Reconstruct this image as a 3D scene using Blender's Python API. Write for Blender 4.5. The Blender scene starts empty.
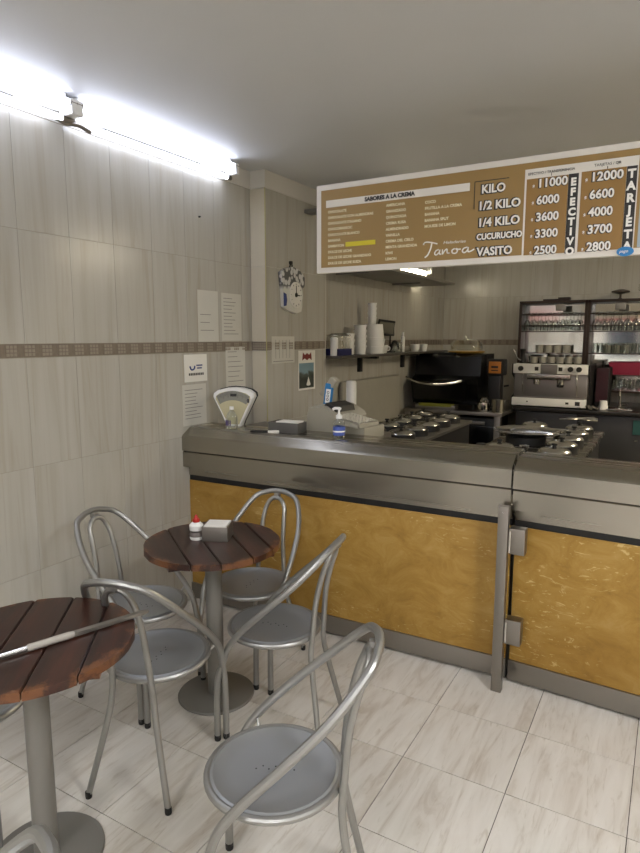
import bpy, bmesh, math, random
from mathutils import Vector, Matrix
random.seed(7)
SC = bpy.context.scene
COL = SC.collection
PI = math.pi
# ------------------------------------------------------------------ camera, world, lights, exposure
cam = bpy.data.objects.new('camera', bpy.data.cameras.new('camera'))
COL.objects.link(cam)
cam.location = (2.56, 0.0, 1.65)
cam.rotation_euler = (math.radians(90 - 8.3), 0, math.radians(30.0))
cam.data.sensor_fit = 'VERTICAL'
cam.data.sensor_height = 24.0
cam.data.lens = 613.0 / 853.0 * 24.0
cam.data.clip_start = 0.02
SC.camera = cam
w = bpy.data.worlds.new('world')
SC.world = w
w.use_nodes = True
w.node_tree.nodes['Background'].inputs[0].default_value = (0.88, 0.93, 1.0, 1)
w.node_tree.nodes['Background'].inputs[1].default_value = 3.0
SC.view_settings.view_transform = 'Standard'
SC.view_settings.look = 'None'
SC.view_settings.gamma = 1.0
SC.view_settings.use_curve_mapping = False
SC.view_settings.exposure = 0.8
TUBE = 6.0          # radiance of the fluorescent tubes
KITCHEN_TUBE = 22.0
KITCHEN_FILL = 36.0  # radiance of the fill panel added over the kitchen
ROOM_FILL = 29.0     # radiance of the square fill panels added outside the frame


# (unseen fill panels around the photographer and above the kitchen are added emissive meshes, built below)

# ------------------------------------------------------------------ materials


def lin(h):
    h = h.lstrip('#')
    r = []
    for i in (0, 2, 4):
        c = int(h[i:i + 2], 16) / 255
        r.append(c / 12.92 if c <= 0.04045 else ((c + 0.055) / 1.055) ** 2.4)
    return (r[0], r[1], r[2], 1.0)


class NT:
    def __init__(self, name):
        self.m = bpy.data.materials.new(name)
        self.m.use_nodes = True
        self.t = self.m.node_tree
        self.b = self.t.nodes['Principled BSDF']

    def n(self, typ, **kw):
        nd = self.t.nodes.new(typ)
        for k, v in kw.items():
            if k.startswith('i_'):
                nd.inputs[int(k[2:])].default_value = v
            else:
                setattr(nd, k, v)
        return nd

    def l(self, a, b):
        self.t.links.new(a, b)

    def mix(self, fac, a, b, mode='MIX'):
        nd = self.t.nodes.new('ShaderNodeMix')
        nd.data_type = 'RGBA'
        nd.blend_type = mode
        for sock, v in ((nd.inputs[0], fac), (nd.inputs[6], a), (nd.inputs[7], b)):
            if isinstance(v, (int, float, tuple)):
                sock.default_value = v
            else:
                self.l(v, sock)
        return nd.outputs[2]

    def ramp(self, src, stops):
        nd = self.t.nodes.new('ShaderNodeValToRGB')
        el = nd.color_ramp.elements
        while len(el) < len(stops):
            el.new(0.5)
        for e, (p, c) in zip(el, stops):
            e.position = p
            e.color = c if isinstance(c, tuple) else (c, c, c, 1)
        self.l(src, nd.inputs[0])
        return nd.outputs[0]

    def noise(self, scale, vec=None, detail=3.0, rough=0.5, dist=0.0):
        nd = self.n('ShaderNodeTexNoise')
        nd.inputs['Scale'].default_value = scale
        nd.inputs['Detail'].default_value = detail
        nd.inputs['Roughness'].default_value = rough
        nd.inputs['Distortion'].default_value = dist
        if vec is not None:
            self.l(vec, nd.inputs['Vector'])
        return nd.outputs[0]

    def coords(self, scale=(1, 1, 1), world=False, rot=(0, 0, 0), shift=False):
        src = self.n('ShaderNodeNewGeometry').outputs['Position'] if world else \
            self.n('ShaderNodeTexCoord').outputs['Object']
        if shift:
            oi = self.n('ShaderNodeObjectInfo')
            mu = self.n('ShaderNodeMath', operation='MULTIPLY')
            mu.inputs[1].default_value = 37.0
            self.l(oi.outputs['Random'], mu.inputs[0])
            ad = self.n('ShaderNodeVectorMath', operation='ADD')
            self.l(src, ad.inputs[0])
            self.l(mu.outputs[0], ad.inputs[1])
            src = ad.outputs[0]
        mp = self.n('ShaderNodeMapping')
        mp.inputs['Scale'].default_value = scale
        mp.inputs['Rotation'].default_value = rot
        self.l(src, mp.inputs['Vector'])
        return mp.outputs[0]

    def bump(self, src, strength, dist=0.002):
        nd = self.n('ShaderNodeBump')
        nd.inputs['Strength'].default_value = strength
        nd.inputs['Distance'].default_value = dist
        self.l(src, nd.inputs['Height'])
        self.l(nd.outputs[0], self.b.inputs['Normal'])


MATS = {}


def plain(name, col, rough=0.5, metal=0.0, var=0.06, scale=12, emit=None, spec=0.5):
    """a colour with faint mottling so that nothing is perfectly flat"""
    if name in MATS:
        return MATS[name]
    t = NT(name)
    c = lin(col)
    d = tuple(x * (1 - var * 2) for x in c[:3]) + (1,)
    n = t.noise(scale, t.coords())
    t.l(t.mix(n, d, c), t.b.inputs['Base Color'])
    t.b.inputs['Roughness'].default_value = rough
    t.b.inputs['Metallic'].default_value = metal
    t.b.inputs['Specular IOR Level'].default_value = spec
    if emit:
        t.b.inputs['Emission Color'].default_value = c
        t.b.inputs['Emission Strength'].default_value = emit
    MATS[name] = t.m
    return t.m


def m_walltile():
    t = NT('beige streaked wall tile')
    v = t.coords((14, 14, 0.9), world=True, shift=True)
    n1 = t.noise(1.0, v, 4, 0.55, 0.8)
    v2 = t.coords((45, 45, 1.6), world=True, shift=True)
    n2 = t.noise(1.0, v2, 3, 0.6, 0.6)
    base = t.ramp(n1, [(0.30, lin('#aea79a')), (0.46, lin('#b6b2a7')), (0.72, lin('#bcb9b0'))])
    streak = t.ramp(n2, [(0.26, 1.0), (0.40, 0.0)])
    c = t.mix(t.ramp(n2, [(0.27, 0.38), (0.40, 0.0)]), base, lin('#a59b8b'))
    t.l(c, t.b.inputs['Base Color'])
    t.b.inputs['Roughness'].default_value = 0.22
    t.b.inputs['Specular IOR Level'].default_value = 0.4
    t.bump(t.noise(2.0, t.coords((2, 2, 1), world=True), 2), 0.15, 0.004)
    return t.m


def m_floortile():
    t = NT('travertine look floor tile')
    v = t.coords((16, 2.2, 3), rot=(0, 0, -0.12), shift=True)
    n1 = t.noise(1.0, v, 5, 0.6, 1.0)
    v2 = t.coords((40, 5, 3), rot=(0, 0, -0.15), shift=True)
    n2 = t.noise(1.0, v2, 4, 0.65, 1.2)
    base = t.ramp(n1, [(0.30, lin('#b8aea0')), (0.47, lin('#cdc7bd')), (0.70, lin('#d6d1c8'))])
    c = t.mix(t.ramp(n2, [(0.30, 0.45), (0.43, 0.0)]), base, lin('#a59884'))
    t.l(c, t.b.inputs['Base Color'])
    t.b.inputs['Roughness'].default_value = 0.33
    t.b.inputs['Specular IOR Level'].default_value = 0.4
    return t.m


def m_gold():
    t = NT('golden marbled laminate')
    co = t.coords((1, 1, 1), world=True)
    wob = t.noise(2.6, co, 3, 0.5)
    big = t.noise(1.1, co, 2, 0.5)
    v = t.coords((5, 5, 8.0), world=True, rot=(0, 0.4, 0))
    n1 = t.noise(1.0, v, 7, 0.72, 0.9)
    base = t.ramp(n1, [(0.30, lin('#8c6a30')), (0.46, lin('#9f7b39')), (0.58, lin('#a98644')), (0.76, lin('#b5955a'))])
    base = t.mix(t.ramp(big, [(0.35, 0.35), (0.6, 0.0)]), base, lin('#8a6526'))
    v2 = t.coords((9, 9, 24), world=True, rot=(0, -0.5, 0))
    n2 = t.noise(1.0, v2, 4, 0.6, 2.6)
    fl = t.ramp(n2, [(0.60, 0.0), (0.66, 0.8)])
    mask = t.ramp(wob, [(0.50, 0.0), (0.60, 1.0)])
    mm = t.n('ShaderNodeMath', operation='MULTIPLY')
    t.l(fl, mm.inputs[0])
    t.l(mask, mm.inputs[1])
    c = t.mix(mm.outputs[0], base, lin('#cdb47a'))
    t.l(c, t.b.inputs['Base Color'])
    t.b.inputs['Roughness'].default_value = 0.42
    t.b.inputs['Specular IOR Level'].default_value = 0.3
    return t.m


def m_steel(name, col, rough, stretch=(1.5, 60, 60), amt=0.10):
    t = NT(name)
    n = t.noise(1.0, t.coords(stretch), 3, 0.6)
    c = lin(col)
    d = tuple(x * (1 - amt) for x in c[:3]) + (1,)
    t.l(t.mix(n, d, c), t.b.inputs['Base Color'])
    t.b.inputs['Metallic'].default_value = 1.0
    rr = t.n('ShaderNodeMapRange')
    rr.inputs[3].default_value = rough - 0.05
    rr.inputs[4].default_value = rough + 0.07
    t.l(n, rr.inputs[0])
    t.l(rr.outputs[0], t.b.inputs['Roughness'])
    return t.m


def m_wood():
    t = NT('dark varnished table wood')
    v = t.coords((3, 26, 26))
    n1 = t.noise(1.0, v, 4, 0.6, 0.5)
    base = t.ramp(n1, [(0.3, lin('#20120d')), (0.5, lin('#311911')), (0.75, lin('#452317'))])
    # varnish worn off around the rim of the round top and in patches
    tc = t.n('ShaderNodeTexCoord').outputs['Object']
    ln = t.n('ShaderNodeVectorMath', operation='LENGTH')
    sep = t.n('ShaderNodeSeparateXYZ')
    t.l(tc, sep.inputs[0])
    cmb = t.n('ShaderNodeCombineXYZ')
    t.l(sep.outputs[0], cmb.inputs[0])
    t.l(sep.outputs[1], cmb.inputs[1])
    t.l(cmb.outputs[0], ln.inputs[0])
    wn = t.noise(13.0, t.coords(), 6, 0.7)
    ad = t.n('ShaderNodeMath', operation='MULTIPLY_ADD')
    t.l(wn, ad.inputs[0])
    ad.inputs[1].default_value = 0.30
    t.l(ln.outputs[1], ad.inputs[2])
    worn = t.ramp(ad.outputs[0], [(0.440, 0.0), (0.475, 0.8)])
    c = t.mix(worn, base, lin('#74492a'))
    t.l(c, t.b.inputs['Base Color'])
    t.b.inputs['Roughness'].default_value = 0.36
    t.bump(n1, 0.25, 0.002)
    return t.m


def m_glass():
    t = NT('thin drinking glass')
    nt = t.t
    tr = t.n('ShaderNodeBsdfTransparent')
    tr.inputs[0].default_value = (0.90, 0.92, 0.91, 1)
    gl = t.n('ShaderNodeBsdfGlossy')
    gl.inputs['Roughness'].default_value = 0.08
    gl.inputs['Color'].default_value = (0.9, 0.92, 0.9, 1)
    lw = t.n('ShaderNodeLayerWeight')
    lw.inputs[0].default_value = 0.50
    mx = t.n('ShaderNodeMixShader')
    t.l(lw.outputs[1], mx.inputs[0])
    t.l(tr.outputs[0], mx.inputs[1])
    t.l(gl.outputs[0], mx.inputs[2])
    t.l(mx.outputs[0], nt.nodes['Material Output'].inputs[0])
    nt.nodes.remove(t.b)
    return t.m


def m_emit(name, col, s):
    t = NT(name)
    e = t.n('ShaderNodeEmission')
    e.inputs[0].default_value = lin(col)
    e.inputs[1].default_value = s
    t.l(e.outputs[0], t.t.nodes['Material Output'].inputs[0])
    t.t.nodes.remove(t.b)
    return t.m


WTILE, FTILE, GOLD, WOOD, GLASS = m_walltile(), m_floortile(), m_gold(), m_wood(), m_glass()
STEEL = m_steel('brushed stainless steel', '#aaa59a', 0.25, (0.4, 14, 14), 0.04)
STEELD = m_steel('dull stainless steel', '#96918a', 0.42, (0.4, 14, 14), 0.04)
CHROME = m_steel('bright steel', '#cfcdc8', 0.14, (4, 4, 4), 0.05)
TUBEM = m_steel('satin silver tube', '#a3a29e', 0.40, (6, 6, 6), 0.08)
TUBEM.node_tree.nodes['Principled BSDF'].inputs['Metallic'].default_value = 0.85
SEATM = m_steel('satin silver seat sheet', '#a3a5a6', 0.42, (5, 5, 5), 0.05)
SEATM.node_tree.nodes['Principled BSDF'].inputs['Metallic'].default_value = 0.75
POLEM = plain('grey enamelled metal', '#7f7c76', 0.42, 0.35, 0.03)
GROUT = plain('grey grout', '#a39c8e', 0.9, var=0.1, scale=40)
FGROUT = plain('dark floor grout', '#4d463e', 0.9, var=0.1, scale=40)
CEIL = plain('painted ceiling', '#d6d6d6', 0.55, var=0.015, scale=2)
PLASTER = plain('white plaster', '#d3cfc6', 0.6, var=0.02, scale=4)
PILTILE = plain('glossy cream edge tile', '#cfc6b2', 0.25, var=0.05, scale=5)
BLACK = plain('black rubber', '#121110', 0.6)
DARK = plain('dark graphite panel', '#1c1b1a', 0.45)
BLACKG = plain('glossy black enamel', '#0b0b0c', 0.22)
WHITE = plain('white plastic', '#efeeea', 0.4, var=0.02)
WHITEP = plain('white paper', '#e9e6de', 0.7, var=0.02)
PAPER = plain('printed paper sheet', '#cfccc2', 0.6, var=0.03)
BEIGE = plain('aged beige plastic', '#a39e8e', 0.45, var=0.04)
CREAM = plain('cream enamel', '#cdc7b0', 0.3, var=0.03)
BANDM = plain('brown border tile', '#857869', 0.4, var=0.15, scale=60)
BANDL = plain('pale mosaic chip', '#9a8f80', 0.35, var=0.1, scale=60)
INK = plain('dark print', '#2a2824', 0.6)
INKG = plain('grey print', '#7c7a74', 0.6)
INKB = plain('blue print', '#2c3f7c', 0.5)
BLUE = plain('navy blue plastic', '#1c1f55', 0.4)
CYAN = plain('bright blue card', '#1c78b4', 0.4)
RED = plain('red plastic', '#b4231b', 0.4)
SIGNG = plain('ochre printed sign', '#967843', 0.45, var=0.05, scale=3)
SIGNW = plain('white printed sign', '#dcd6cc', 0.5, var=0.02)
SIGNK = plain('black printed sign', '#25221f', 0.5)
SIGNT = plain('pale yellow print', '#eadfb8', 0.5)
YELL = plain('yellow tape', '#cfc022', 0.5)
FRAMEB = plain('dark bronze frame', '#3a2d26', 0.4, 0.3)
MIRROR = m_steel('mirror', '#e8e6e2', 0.06, (1, 1, 1), 0.0)

# ------------------------------------------------------------------ geometry helpers


def mesh_obj(name, bm, mat, parent=None, loc=None, rot=None, ang=35):
    me = bpy.data.meshes.new(name)
    bmesh.ops.recalc_face_normals(bm, faces=bm.faces[:])
    bm.to_mesh(me)
    bm.free()
    for m in (mat if isinstance(mat, (list, tuple)) else [mat]):
        me.materials.append(m)
    if ang:
        me.shade_smooth()
        me.set_sharp_from_angle(angle=math.radians(ang))
    o = bpy.data.objects.new(name, me)
    COL.objects.link(o)
    if parent:
        o.parent = parent
    if loc:
        o.location = loc
    if rot:
        o.rotation_euler = rot
    return o


def inst(src, loc, parent=None, rotz=None):
    o = src.copy()
    COL.objects.link(o)
    if parent:
        o.parent = parent
    o.location = loc
    if rotz is not None:
        o.rotation_euler = (0, 0, rotz)
    return o


def B():
    return bmesh.new()


def box(bm, x0, x1, y0, y1, z0, z1, bev=0.0, mi=0, mat=None):
    r = bmesh.ops.create_cube(bm, size=1.0)
    vs = r['verts']
    for v in vs:
        v.co = Vector(((x0 + x1) / 2 + v.co.x * (x1 - x0), (y0 + y1) / 2 + v.co.y * (y1 - y0),
                       (z0 + z1) / 2 + v.co.z * (z1 - z0)))
    fs = set(f for v in vs for f in v.link_faces)
    if bev > 0:
        es = set(e for v in vs for e in v.link_edges)
        rr = bmesh.ops.bevel(bm, geom=list(es), offset=bev, segments=2, affect='EDGES', profile=0.6)
        fs = set(rr['faces']) | set(f for f in fs if f.is_valid)
        vs = list(set(v for f in fs for v in f.verts))
    for f in fs:
        f.material_index = mi
    if mat is not None:
        bmesh.ops.transform(bm, matrix=mat, verts=vs)
    return vs


def smoothpts(pts, sub=6, closed=False):
    P = [Vector(p) for p in pts]
    out = []
    n = len(P)
    rng = range(n if closed else n - 1)
    for i in rng:
        if closed:
            a, b, c, d = P[(i - 1) % n], P[i], P[(i + 1) % n], P[(i + 2) % n]
        else:
            b, c = P[i], P[i + 1]
            a = P[i - 1] if i > 0 else b + (b - c)
            d = P[i + 2] if i + 2 < n else c + (c - b)
        for k in range(sub):
            t = k / sub
            out.append(0.5 * ((2 * b) + (c - a) * t + (2 * a - 5 * b + 4 * c - d) * t * t + (3 * b - a - 3 * c + d) * t ** 3))
    if not closed:
        out.append(P[-1])
    return out


def tube(bm, pts, r, seg=10, closed=False, mi=0):
    P = [Vector(p) for p in pts]
    n = len(P)
    rs = r if isinstance(r, (list, tuple)) else [r] * n
    rings = []
    up = None
    for i in range(n):
        if closed:
            t = (P[(i + 1) % n] - P[(i - 1) % n]).normalized()
        else:
            t = (P[min(i + 1, n - 1)] - P[max(i - 1, 0)]).normalized()
        if up is None:
            a = Vector((0, 0, 1)) if abs(t.z) < 0.9 else Vector((1, 0, 0))
            up = (a - t * a.dot(t)).normalized()
        else:
            up = (up - t * up.dot(t)).normalized()
        s = t.cross(up)
        rings.append([bm.verts.new(P[i] + (up * math.cos(2 * PI * k / seg) + s * math.sin(2 * PI * k / seg)) * rs[i])
                      for k in range(seg)])
    m = n if closed else n - 1
    for i in range(m):
        a, b = rings[i], rings[(i + 1) % n]
        for k in range(seg):
            f = bm.faces.new((a[k], a[(k + 1) % seg], b[(k + 1) % seg], b[k]))
            f.material_index = mi
    if not closed:
        for rg in (rings[0][::-1], rings[-1]):
            f = bm.faces.new(rg)
            f.material_index = mi


def lathe(bm, prof, seg=24, o=(0, 0, 0), mi=0, mat=None):
    o = Vector(o)
    rings = []
    new = []
    for r, z in prof:
        if r < 1e-6:
            rings.append([bm.verts.new(o + Vector((0, 0, z)))])
        else:
            rings.append([bm.verts.new(o + Vector((r * math.cos(2 * PI * k / seg), r * math.sin(2 * PI * k / seg), z)))
                          for k in range(seg)])
        new += rings[-1]
    for a, b in zip(rings, rings[1:]):
        for k in range(seg):
            k2 = (k + 1) % seg
            if len(a) == 1 and len(b) == 1:
                continue
            if len(a) == 1:
                f = bm.faces.new((a[0], b[k], b[k2]))
            elif len(b) == 1:
                f = bm.faces.new((a[k], b[0], a[k2]))
            else:
                f = bm.faces.new((a[k], b[k], b[k2], a[k2]))
            f.material_index = mi
    if mat is not None:
        bmesh.ops.transform(bm, matrix=mat, verts=new)
    return new


def prism(bm, poly, d0, d1, axis='z', mi=0, mat=None):
    """poly is a list of 2-D points; axis is the direction of extrusion"""
    def mk(p, d):
        if axis == 'z':
            return Vector((p[0], p[1], d))
        if axis == 'y':
            return Vector((p[0], d, p[1]))
        return Vector((d, p[0], p[1]))
    a = [bm.verts.new(mk(p, d0)) for p in poly]
    b = [bm.verts.new(mk(p, d1)) for p in poly]
    n = len(poly)
    fs = [bm.faces.new(a[::-1]), bm.faces.new(b)]
    for i in range(n):
        fs.append(bm.faces.new((a[i], a[(i + 1) % n], b[(i + 1) % n], b[i])))
    for f in fs:
        f.material_index = mi
    if mat is not None:
        bmesh.ops.transform(bm, matrix=mat, verts=a + b)


def thing(name, label, cat, loc=(0, 0, 0), rotz=0.0, group=None):
    o = bpy.data.objects.new(name, None)
    o.empty_display_size = 0.05
    COL.objects.link(o)
    o.location = loc
    o.rotation_euler = (0, 0, rotz)
    return tag(o, label, cat, group)


def tag(o, label, cat, group=None):
    o['label'] = label
    o['category'] = cat
    if group:
        o['group'] = group
    return o


def struct(o):
    o['kind'] = 'structure'
    return o


def dup(root, loc, rotz, label=None, group=None):
    r = root.copy()
    COL.objects.link(r)
    r.location = loc
    r.rotation_euler = (0, 0, rotz)
    if label:
        r['label'] = label
    if group:
        r['group'] = group
    for ch in list(root.children):
        c = ch.copy()
        COL.objects.link(c)
        c.parent = r
        for g in list(ch.children):
            d = g.copy()
            COL.objects.link(d)
            d.parent = c
    return r


# ------------------------------------------------------------------ room shell
X1, Y0, Y1, H = 4.8, -3.2, 7.55, 2.745
GAP = 0.003
bm = B(); box(bm, -0.2, X1 + 0.2, Y0 - 0.1, Y1 + 0.2, -0.12, -0.0035)
floor = struct(mesh_obj('floor', bm, FGROUT))
bm = B(); box(bm, -0.2, X1 + 0.2, Y0 - 0.1, Y1 + 0.2, H, H + 0.12)
struct(mesh_obj('ceiling', bm, CEIL))
bm = B(); box(bm, -0.2, -0.0016, Y0, Y1, -0.008, H)
wall_left = struct(mesh_obj('wall_left', bm, GROUT))
bm = B(); box(bm, -0.2, X1 + 0.2, Y1 + 0.0016, Y1 + 0.2, -0.008, H)
wall_back = struct(mesh_obj('wall_back', bm, GROUT))
bm = B(); box(bm, X1, X1 + 0.2, Y0, Y1, -0.008, H)
wall_right = struct(mesh_obj('wall_right', bm, WTILE))

# floor tiles
TF = 0.4
bm = B(); box(bm, 0, TF - GAP, 0, TF - GAP, -0.008, 0.0)
tile0 = mesh_obj('floor_tile', bm, FTILE, floor, (2.535 - TF, 2.49 - TF, 0), ang=None)
first = True
for i in range(-7, 6):
    for j in range(-12, 2):
        x, y = 2.535 + i * TF, 2.49 + j * TF
        if x < -0.39 or x > X1 or (i == -1 and j == -1):
            continue
        inst(tile0, (x, y, 0), floor)
bm = B(); box(bm, -0.01, X1, 3.29, Y1, -0.008, -0.0005)
mesh_obj('kitchen_floor_slab', bm, FTILE, floor, ang=None)

# wall tiles
TW = 0.27


def wall_rows():
    return [(0.0, 0.05), (0.05, 0.55), (0.55, 1.05), (1.05, 1.557), (1.62, 2.124), (2.124, 2.63)]


def tile_wall(parent, axis, fixed, a0, a1, phase, sign, skip=None):
    """axis 'y': tiles run along Y on the plane X=fixed, facing +X (sign 1); axis 'x': along X on plane Y=fixed facing -Y"""
    cache = {}
    n0 = math.floor((a0 - phase) / TW)
    k = n0
    while phase + k * TW < a1 - 0.01:
        s, e = max(a0, phase + k * TW), min(a1, phase + (k + 1) * TW)
        k += 1
        if e - s < 0.02:
            continue
        for z0, z1 in wall_rows():
            key = (round(e - s, 3), round(z1 - z0, 3))
            if key in cache:
                o = cache[key].copy()
                COL.objects.link(o)
            else:
                bm = B()
                d = (-0.008, 0.0)
                if axis == 'y':
                    box(bm, d[0], d[1], 0, e - s - 0.0016, 0, z1 - z0 - 0.0020)
                else:
                    box(bm, 0, e - s - 0.0022, 0.0, 0.008, 0, z1 - z0 - 0.0022)
                o = mesh_obj('wall_tile', bm, WTILE, None, ang=None)
                cache[key] = o
            o.parent = parent
            o.location = (fixed, s, z0) if axis == 'y' else (s, fixed, z0)


def band(parent, axis, fixed, a0, a1, pitch=0.09):
    cache = {}
    n = int((a1 - a0) / pitch)
    for k in range(n):
        s = a0 + k * pitch
        if 'b' not in cache:
            bm = B()
            L = pitch - 0.002
            if axis == 'y':
                box(bm, -0.008, 0.0, 0, L, 0, 0.061, mi=0)
            else:
                box(bm, 0, L, 0, 0.008, 0, 0.061, mi=0)
            q = 0.0145
            for i in range(3):
                for j in range(3):
                    u = 0.006 + i * 0.018
                    v = 0.006 + j * 0.0175
                    if axis == 'y':
                        box(bm, 0.0, 0.0015, u, u + q, v, v + q - 0.001, mi=1)
                    else:
                        box(bm, u, u + q, -0.0015, 0.0, v, v + q - 0.001, mi=1)
            o = mesh_obj('border_tile', bm, [BANDM, BANDL], None, ang=None)
            cache['b'] = o
        else:
            o = cache['b'].copy()
            COL.objects.link(o)
        o.parent = parent
        o.location = (fixed, s, 1.558) if axis == 'y' else (s, fixed, 1.558)


tile_wall(wall_left, 'y', 0.0, Y0, 3.49, 1.76, 1)
band(wall_left, 'y', 0.0, Y0, 3.49)
bm = B(); box(bm, -0.008, 0.004, Y0, 3.49, 2.632, H)
mesh_obj('plaster_strip', bm, PLASTER, wall_left)

# pilaster between the dining corner and the kitchen
PX, PY0, PY1 = 0.122, 3.49, 4.32
bm = B(); box(bm, -0.01, PX - 0.0016, PY0 + 0.008, PY1 - 0.004, -0.008, H)
pil = struct(mesh_obj('trim_1', bm, PLASTER))
tile_wall(pil, 'y', PX, PY0 + 0.006, PY1, 3.49 + 0.01, 1)
band(pil, 'y', PX, PY0 + 0.006, PY1)
bm = B()
for z0, z1 in wall_rows():
    box(bm, 0.0, PX - 0.001, PY0, PY0 + 0.008, z0, z1 - 0.002)
mesh_obj('front_tile_column', bm, PILTILE, pil, ang=None)
bm = B()
box(bm, 0.0, PX - 0.001, PY0 - 0.0005, PY0 + 0.008, 1.558, 1.619, mi=0)
for i in range(6):
    for j in range(3):
        box(bm, 0.008 + i * 0.018, 0.0225 + i * 0.018, PY0 - 0.002, PY0, 1.564 + 0.0175 * j, 1.5775 + 0.0175 * j, mi=1)
mesh_obj('border_tile', bm, [BANDM, BANDL], pil, ang=None)
bm = B(); box(bm, PX - 0.003, PX + 0.003, PY0 - 0.003, PY0 + 0.003, 0, 2.63)
mesh_obj('edge_strip', bm, plain('yellowed edge strip', '#b9b083', 0.3), pil)
bm = B(); box(bm, -0.008, PX + 0.004, PY0 - 0.004, PY1, 2.632, H)
mesh_obj('plaster_strip', bm, PLASTER, pil)

# kitchen walls
tile_wall(wall_left, 'y', 0.0, 4.32, Y1, 4.32, 1)
band(wall_left, 'y', 0.0, 4.32, Y1)
bm = B(); box(bm, -0.008, 0.004, 4.32, Y1, 2.632, H)
mesh_obj('plaster_strip', bm, PLASTER, wall_left)
tile_wall(wall_back, 'x', Y1, 0.0, X1, 0.0, -1)
band(wall_back, 'x', Y1, 0.0, X1)
bm = B(); box(bm, 0, X1, Y1 - 0.004, Y1 + 0.008, 2.632, H)
mesh_obj('plaster_strip', bm, PLASTER, wall_back)

# shop front behind the photographer: mullions and big panes, street beyond
bm = B()
box(bm, -0.2, 0.25, Y0 - 0.15, Y0, -0.008, H)
box(bm, X1 - 0.3, X1 + 0.2, Y0 - 0.15, Y0, -0.008, H)
box(bm, 0.25, X1 - 0.3, Y0 - 0.15, Y0, 2.45, H)
struct(mesh_obj('wall_front', bm, PLASTER))
win = B()
for x in (0.25, 1.65, 3.05, 4.43):
    box(win, x, x + 0.07, Y0 - 0.1, Y0 - 0.04, -0.008, 2.45, 0.004)
box(win, 0.25, 4.5, Y0 - 0.1, Y0 - 0.04, 2.38, 2.45, 0.004)
box(win, 0.25, 1.65, Y0 - 0.1, Y0 - 0.04, 0.0, 0.09, 0.004)
box(win, 3.05, 4.5, Y0 - 0.1, Y0 - 0.04, 0.0, 0.09, 0.004)
win = struct(mesh_obj('window_1', win, STEELD))
for x0, x1 in ((0.32, 1.65), (3.12, 4.43)):
    bm = B(); box(bm, x0, x1, Y0 - 0.075, Y0 - 0.068, 0.09, 2.38)
    mesh_obj('pane', bm, GLASS, win)
bm = B(); box(bm, -8, 14, -12, Y0 - 0.1, -0.2, -0.03)
struct(mesh_obj('pavement', bm, plain('grey paving', '#8d8a84', 0.8)))
bm = B()
box(bm, -6, 12, -11.4, -11, -0.1, 6)
for x in (-3.0, 0.2, 3.4, 6.6):
    box(bm, x, x + 1.6, -11.02, -10.95, 0.9, 2.6, mi=1)
fac = tag(mesh_obj('street_building', bm, [plain('pale facade', '#cfc6b8', 0.8), plain('dark shop glass', '#33383c', 0.2)]),
          'pale building front across the street with dark shop windows', 'building')
bm = B(); prism(bm, [(-10.9, 3.0), (-9.6, 2.5), (-9.6, 2.2), (-10.9, 2.9)], -3.4, 5.4, 'x')
tag(mesh_obj('shop_awning', bm, plain('crimson awning cloth', '#b01f38', 0.7)), 'crimson awning over the shop windows across the street', 'awning')

# ------------------------------------------------------------------ fluorescent lamps on the left wall
TUBEGLOW = m_emit('fluorescent tube glow', '#e2e9ff', TUBE)
TUBEWARM = m_emit('kitchen tube glow', '#fff4d8', KITCHEN_TUBE)


def lamp(y0, label, mat=TUBEGLOW, x=0.0, z=0.0, length=1.2, twin=True):
    t = thing('fluorescent_lamp', label, 'lamp', (x, y0, z))
    bm = B(); box(bm, 0.02, 0.085, 0.03, length - 0.03, 2.675, 2.744, 0.004)
    mesh_obj('lamp_body', bm, WHITE, t)
    for (tx, tz) in (((0.05, 2.640), (0.105, 2.700)) if twin else ((0.05, 2.640),)):
        bm = B(); tube(bm, [(tx, 0.035, tz), (tx, length - 0.035, tz)], 0.014, 12)
        tb = mesh_obj('glass_tube', bm, mat, t)
        bm = B()
        tube(bm, [(tx, 0.0, tz), (tx, 0.035, tz)], 0.0155, 12)
        tube(bm, [(tx, length - 0.035, tz), (tx, length, tz)], 0.0155, 12)
        mesh_obj('end_caps', bm, STEELD, tb)
    for yy in (0.0, length - 0.03):
        bm = B(); box(bm, 0.03, 0.12, yy, yy + 0.03, 2.65, 2.715, 0.003)
        mesh_obj('lamp_socket', bm, WHITE, t)
    bm = B(); box(bm, 0.005, 0.02, 0.25, length - 0.25, 2.66, 2.73)
    mesh_obj('lamp_bracket', bm, POLEM, t)
    return t


lamp(2.02, 'twin tube fluorescent lamp at the top of the tiled wall, nearest the pilaster')
lamp(0.82, 'twin tube fluorescent lamp cut off by the left edge, next along the tiled wall')
lamp(-0.42, 'twin tube fluorescent lamp on the left wall behind the photographer')
bm = B(); tube(bm, smoothpts([(0.04, 1.93, 2.645), (0.05, 2.0, 2.625), (0.06, 2.07, 2.63), (0.055, 2.14, 2.62)]), 0.011, 8)
tag(mesh_obj('lamp_connector', bm, STEELD), 'short dark connector joining the two wall lamps', 'connector')
lamp(5.55, 'kitchen fluorescent lamp above the high shelf', TUBEWARM, 0.0, -0.30, twin=False)

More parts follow.
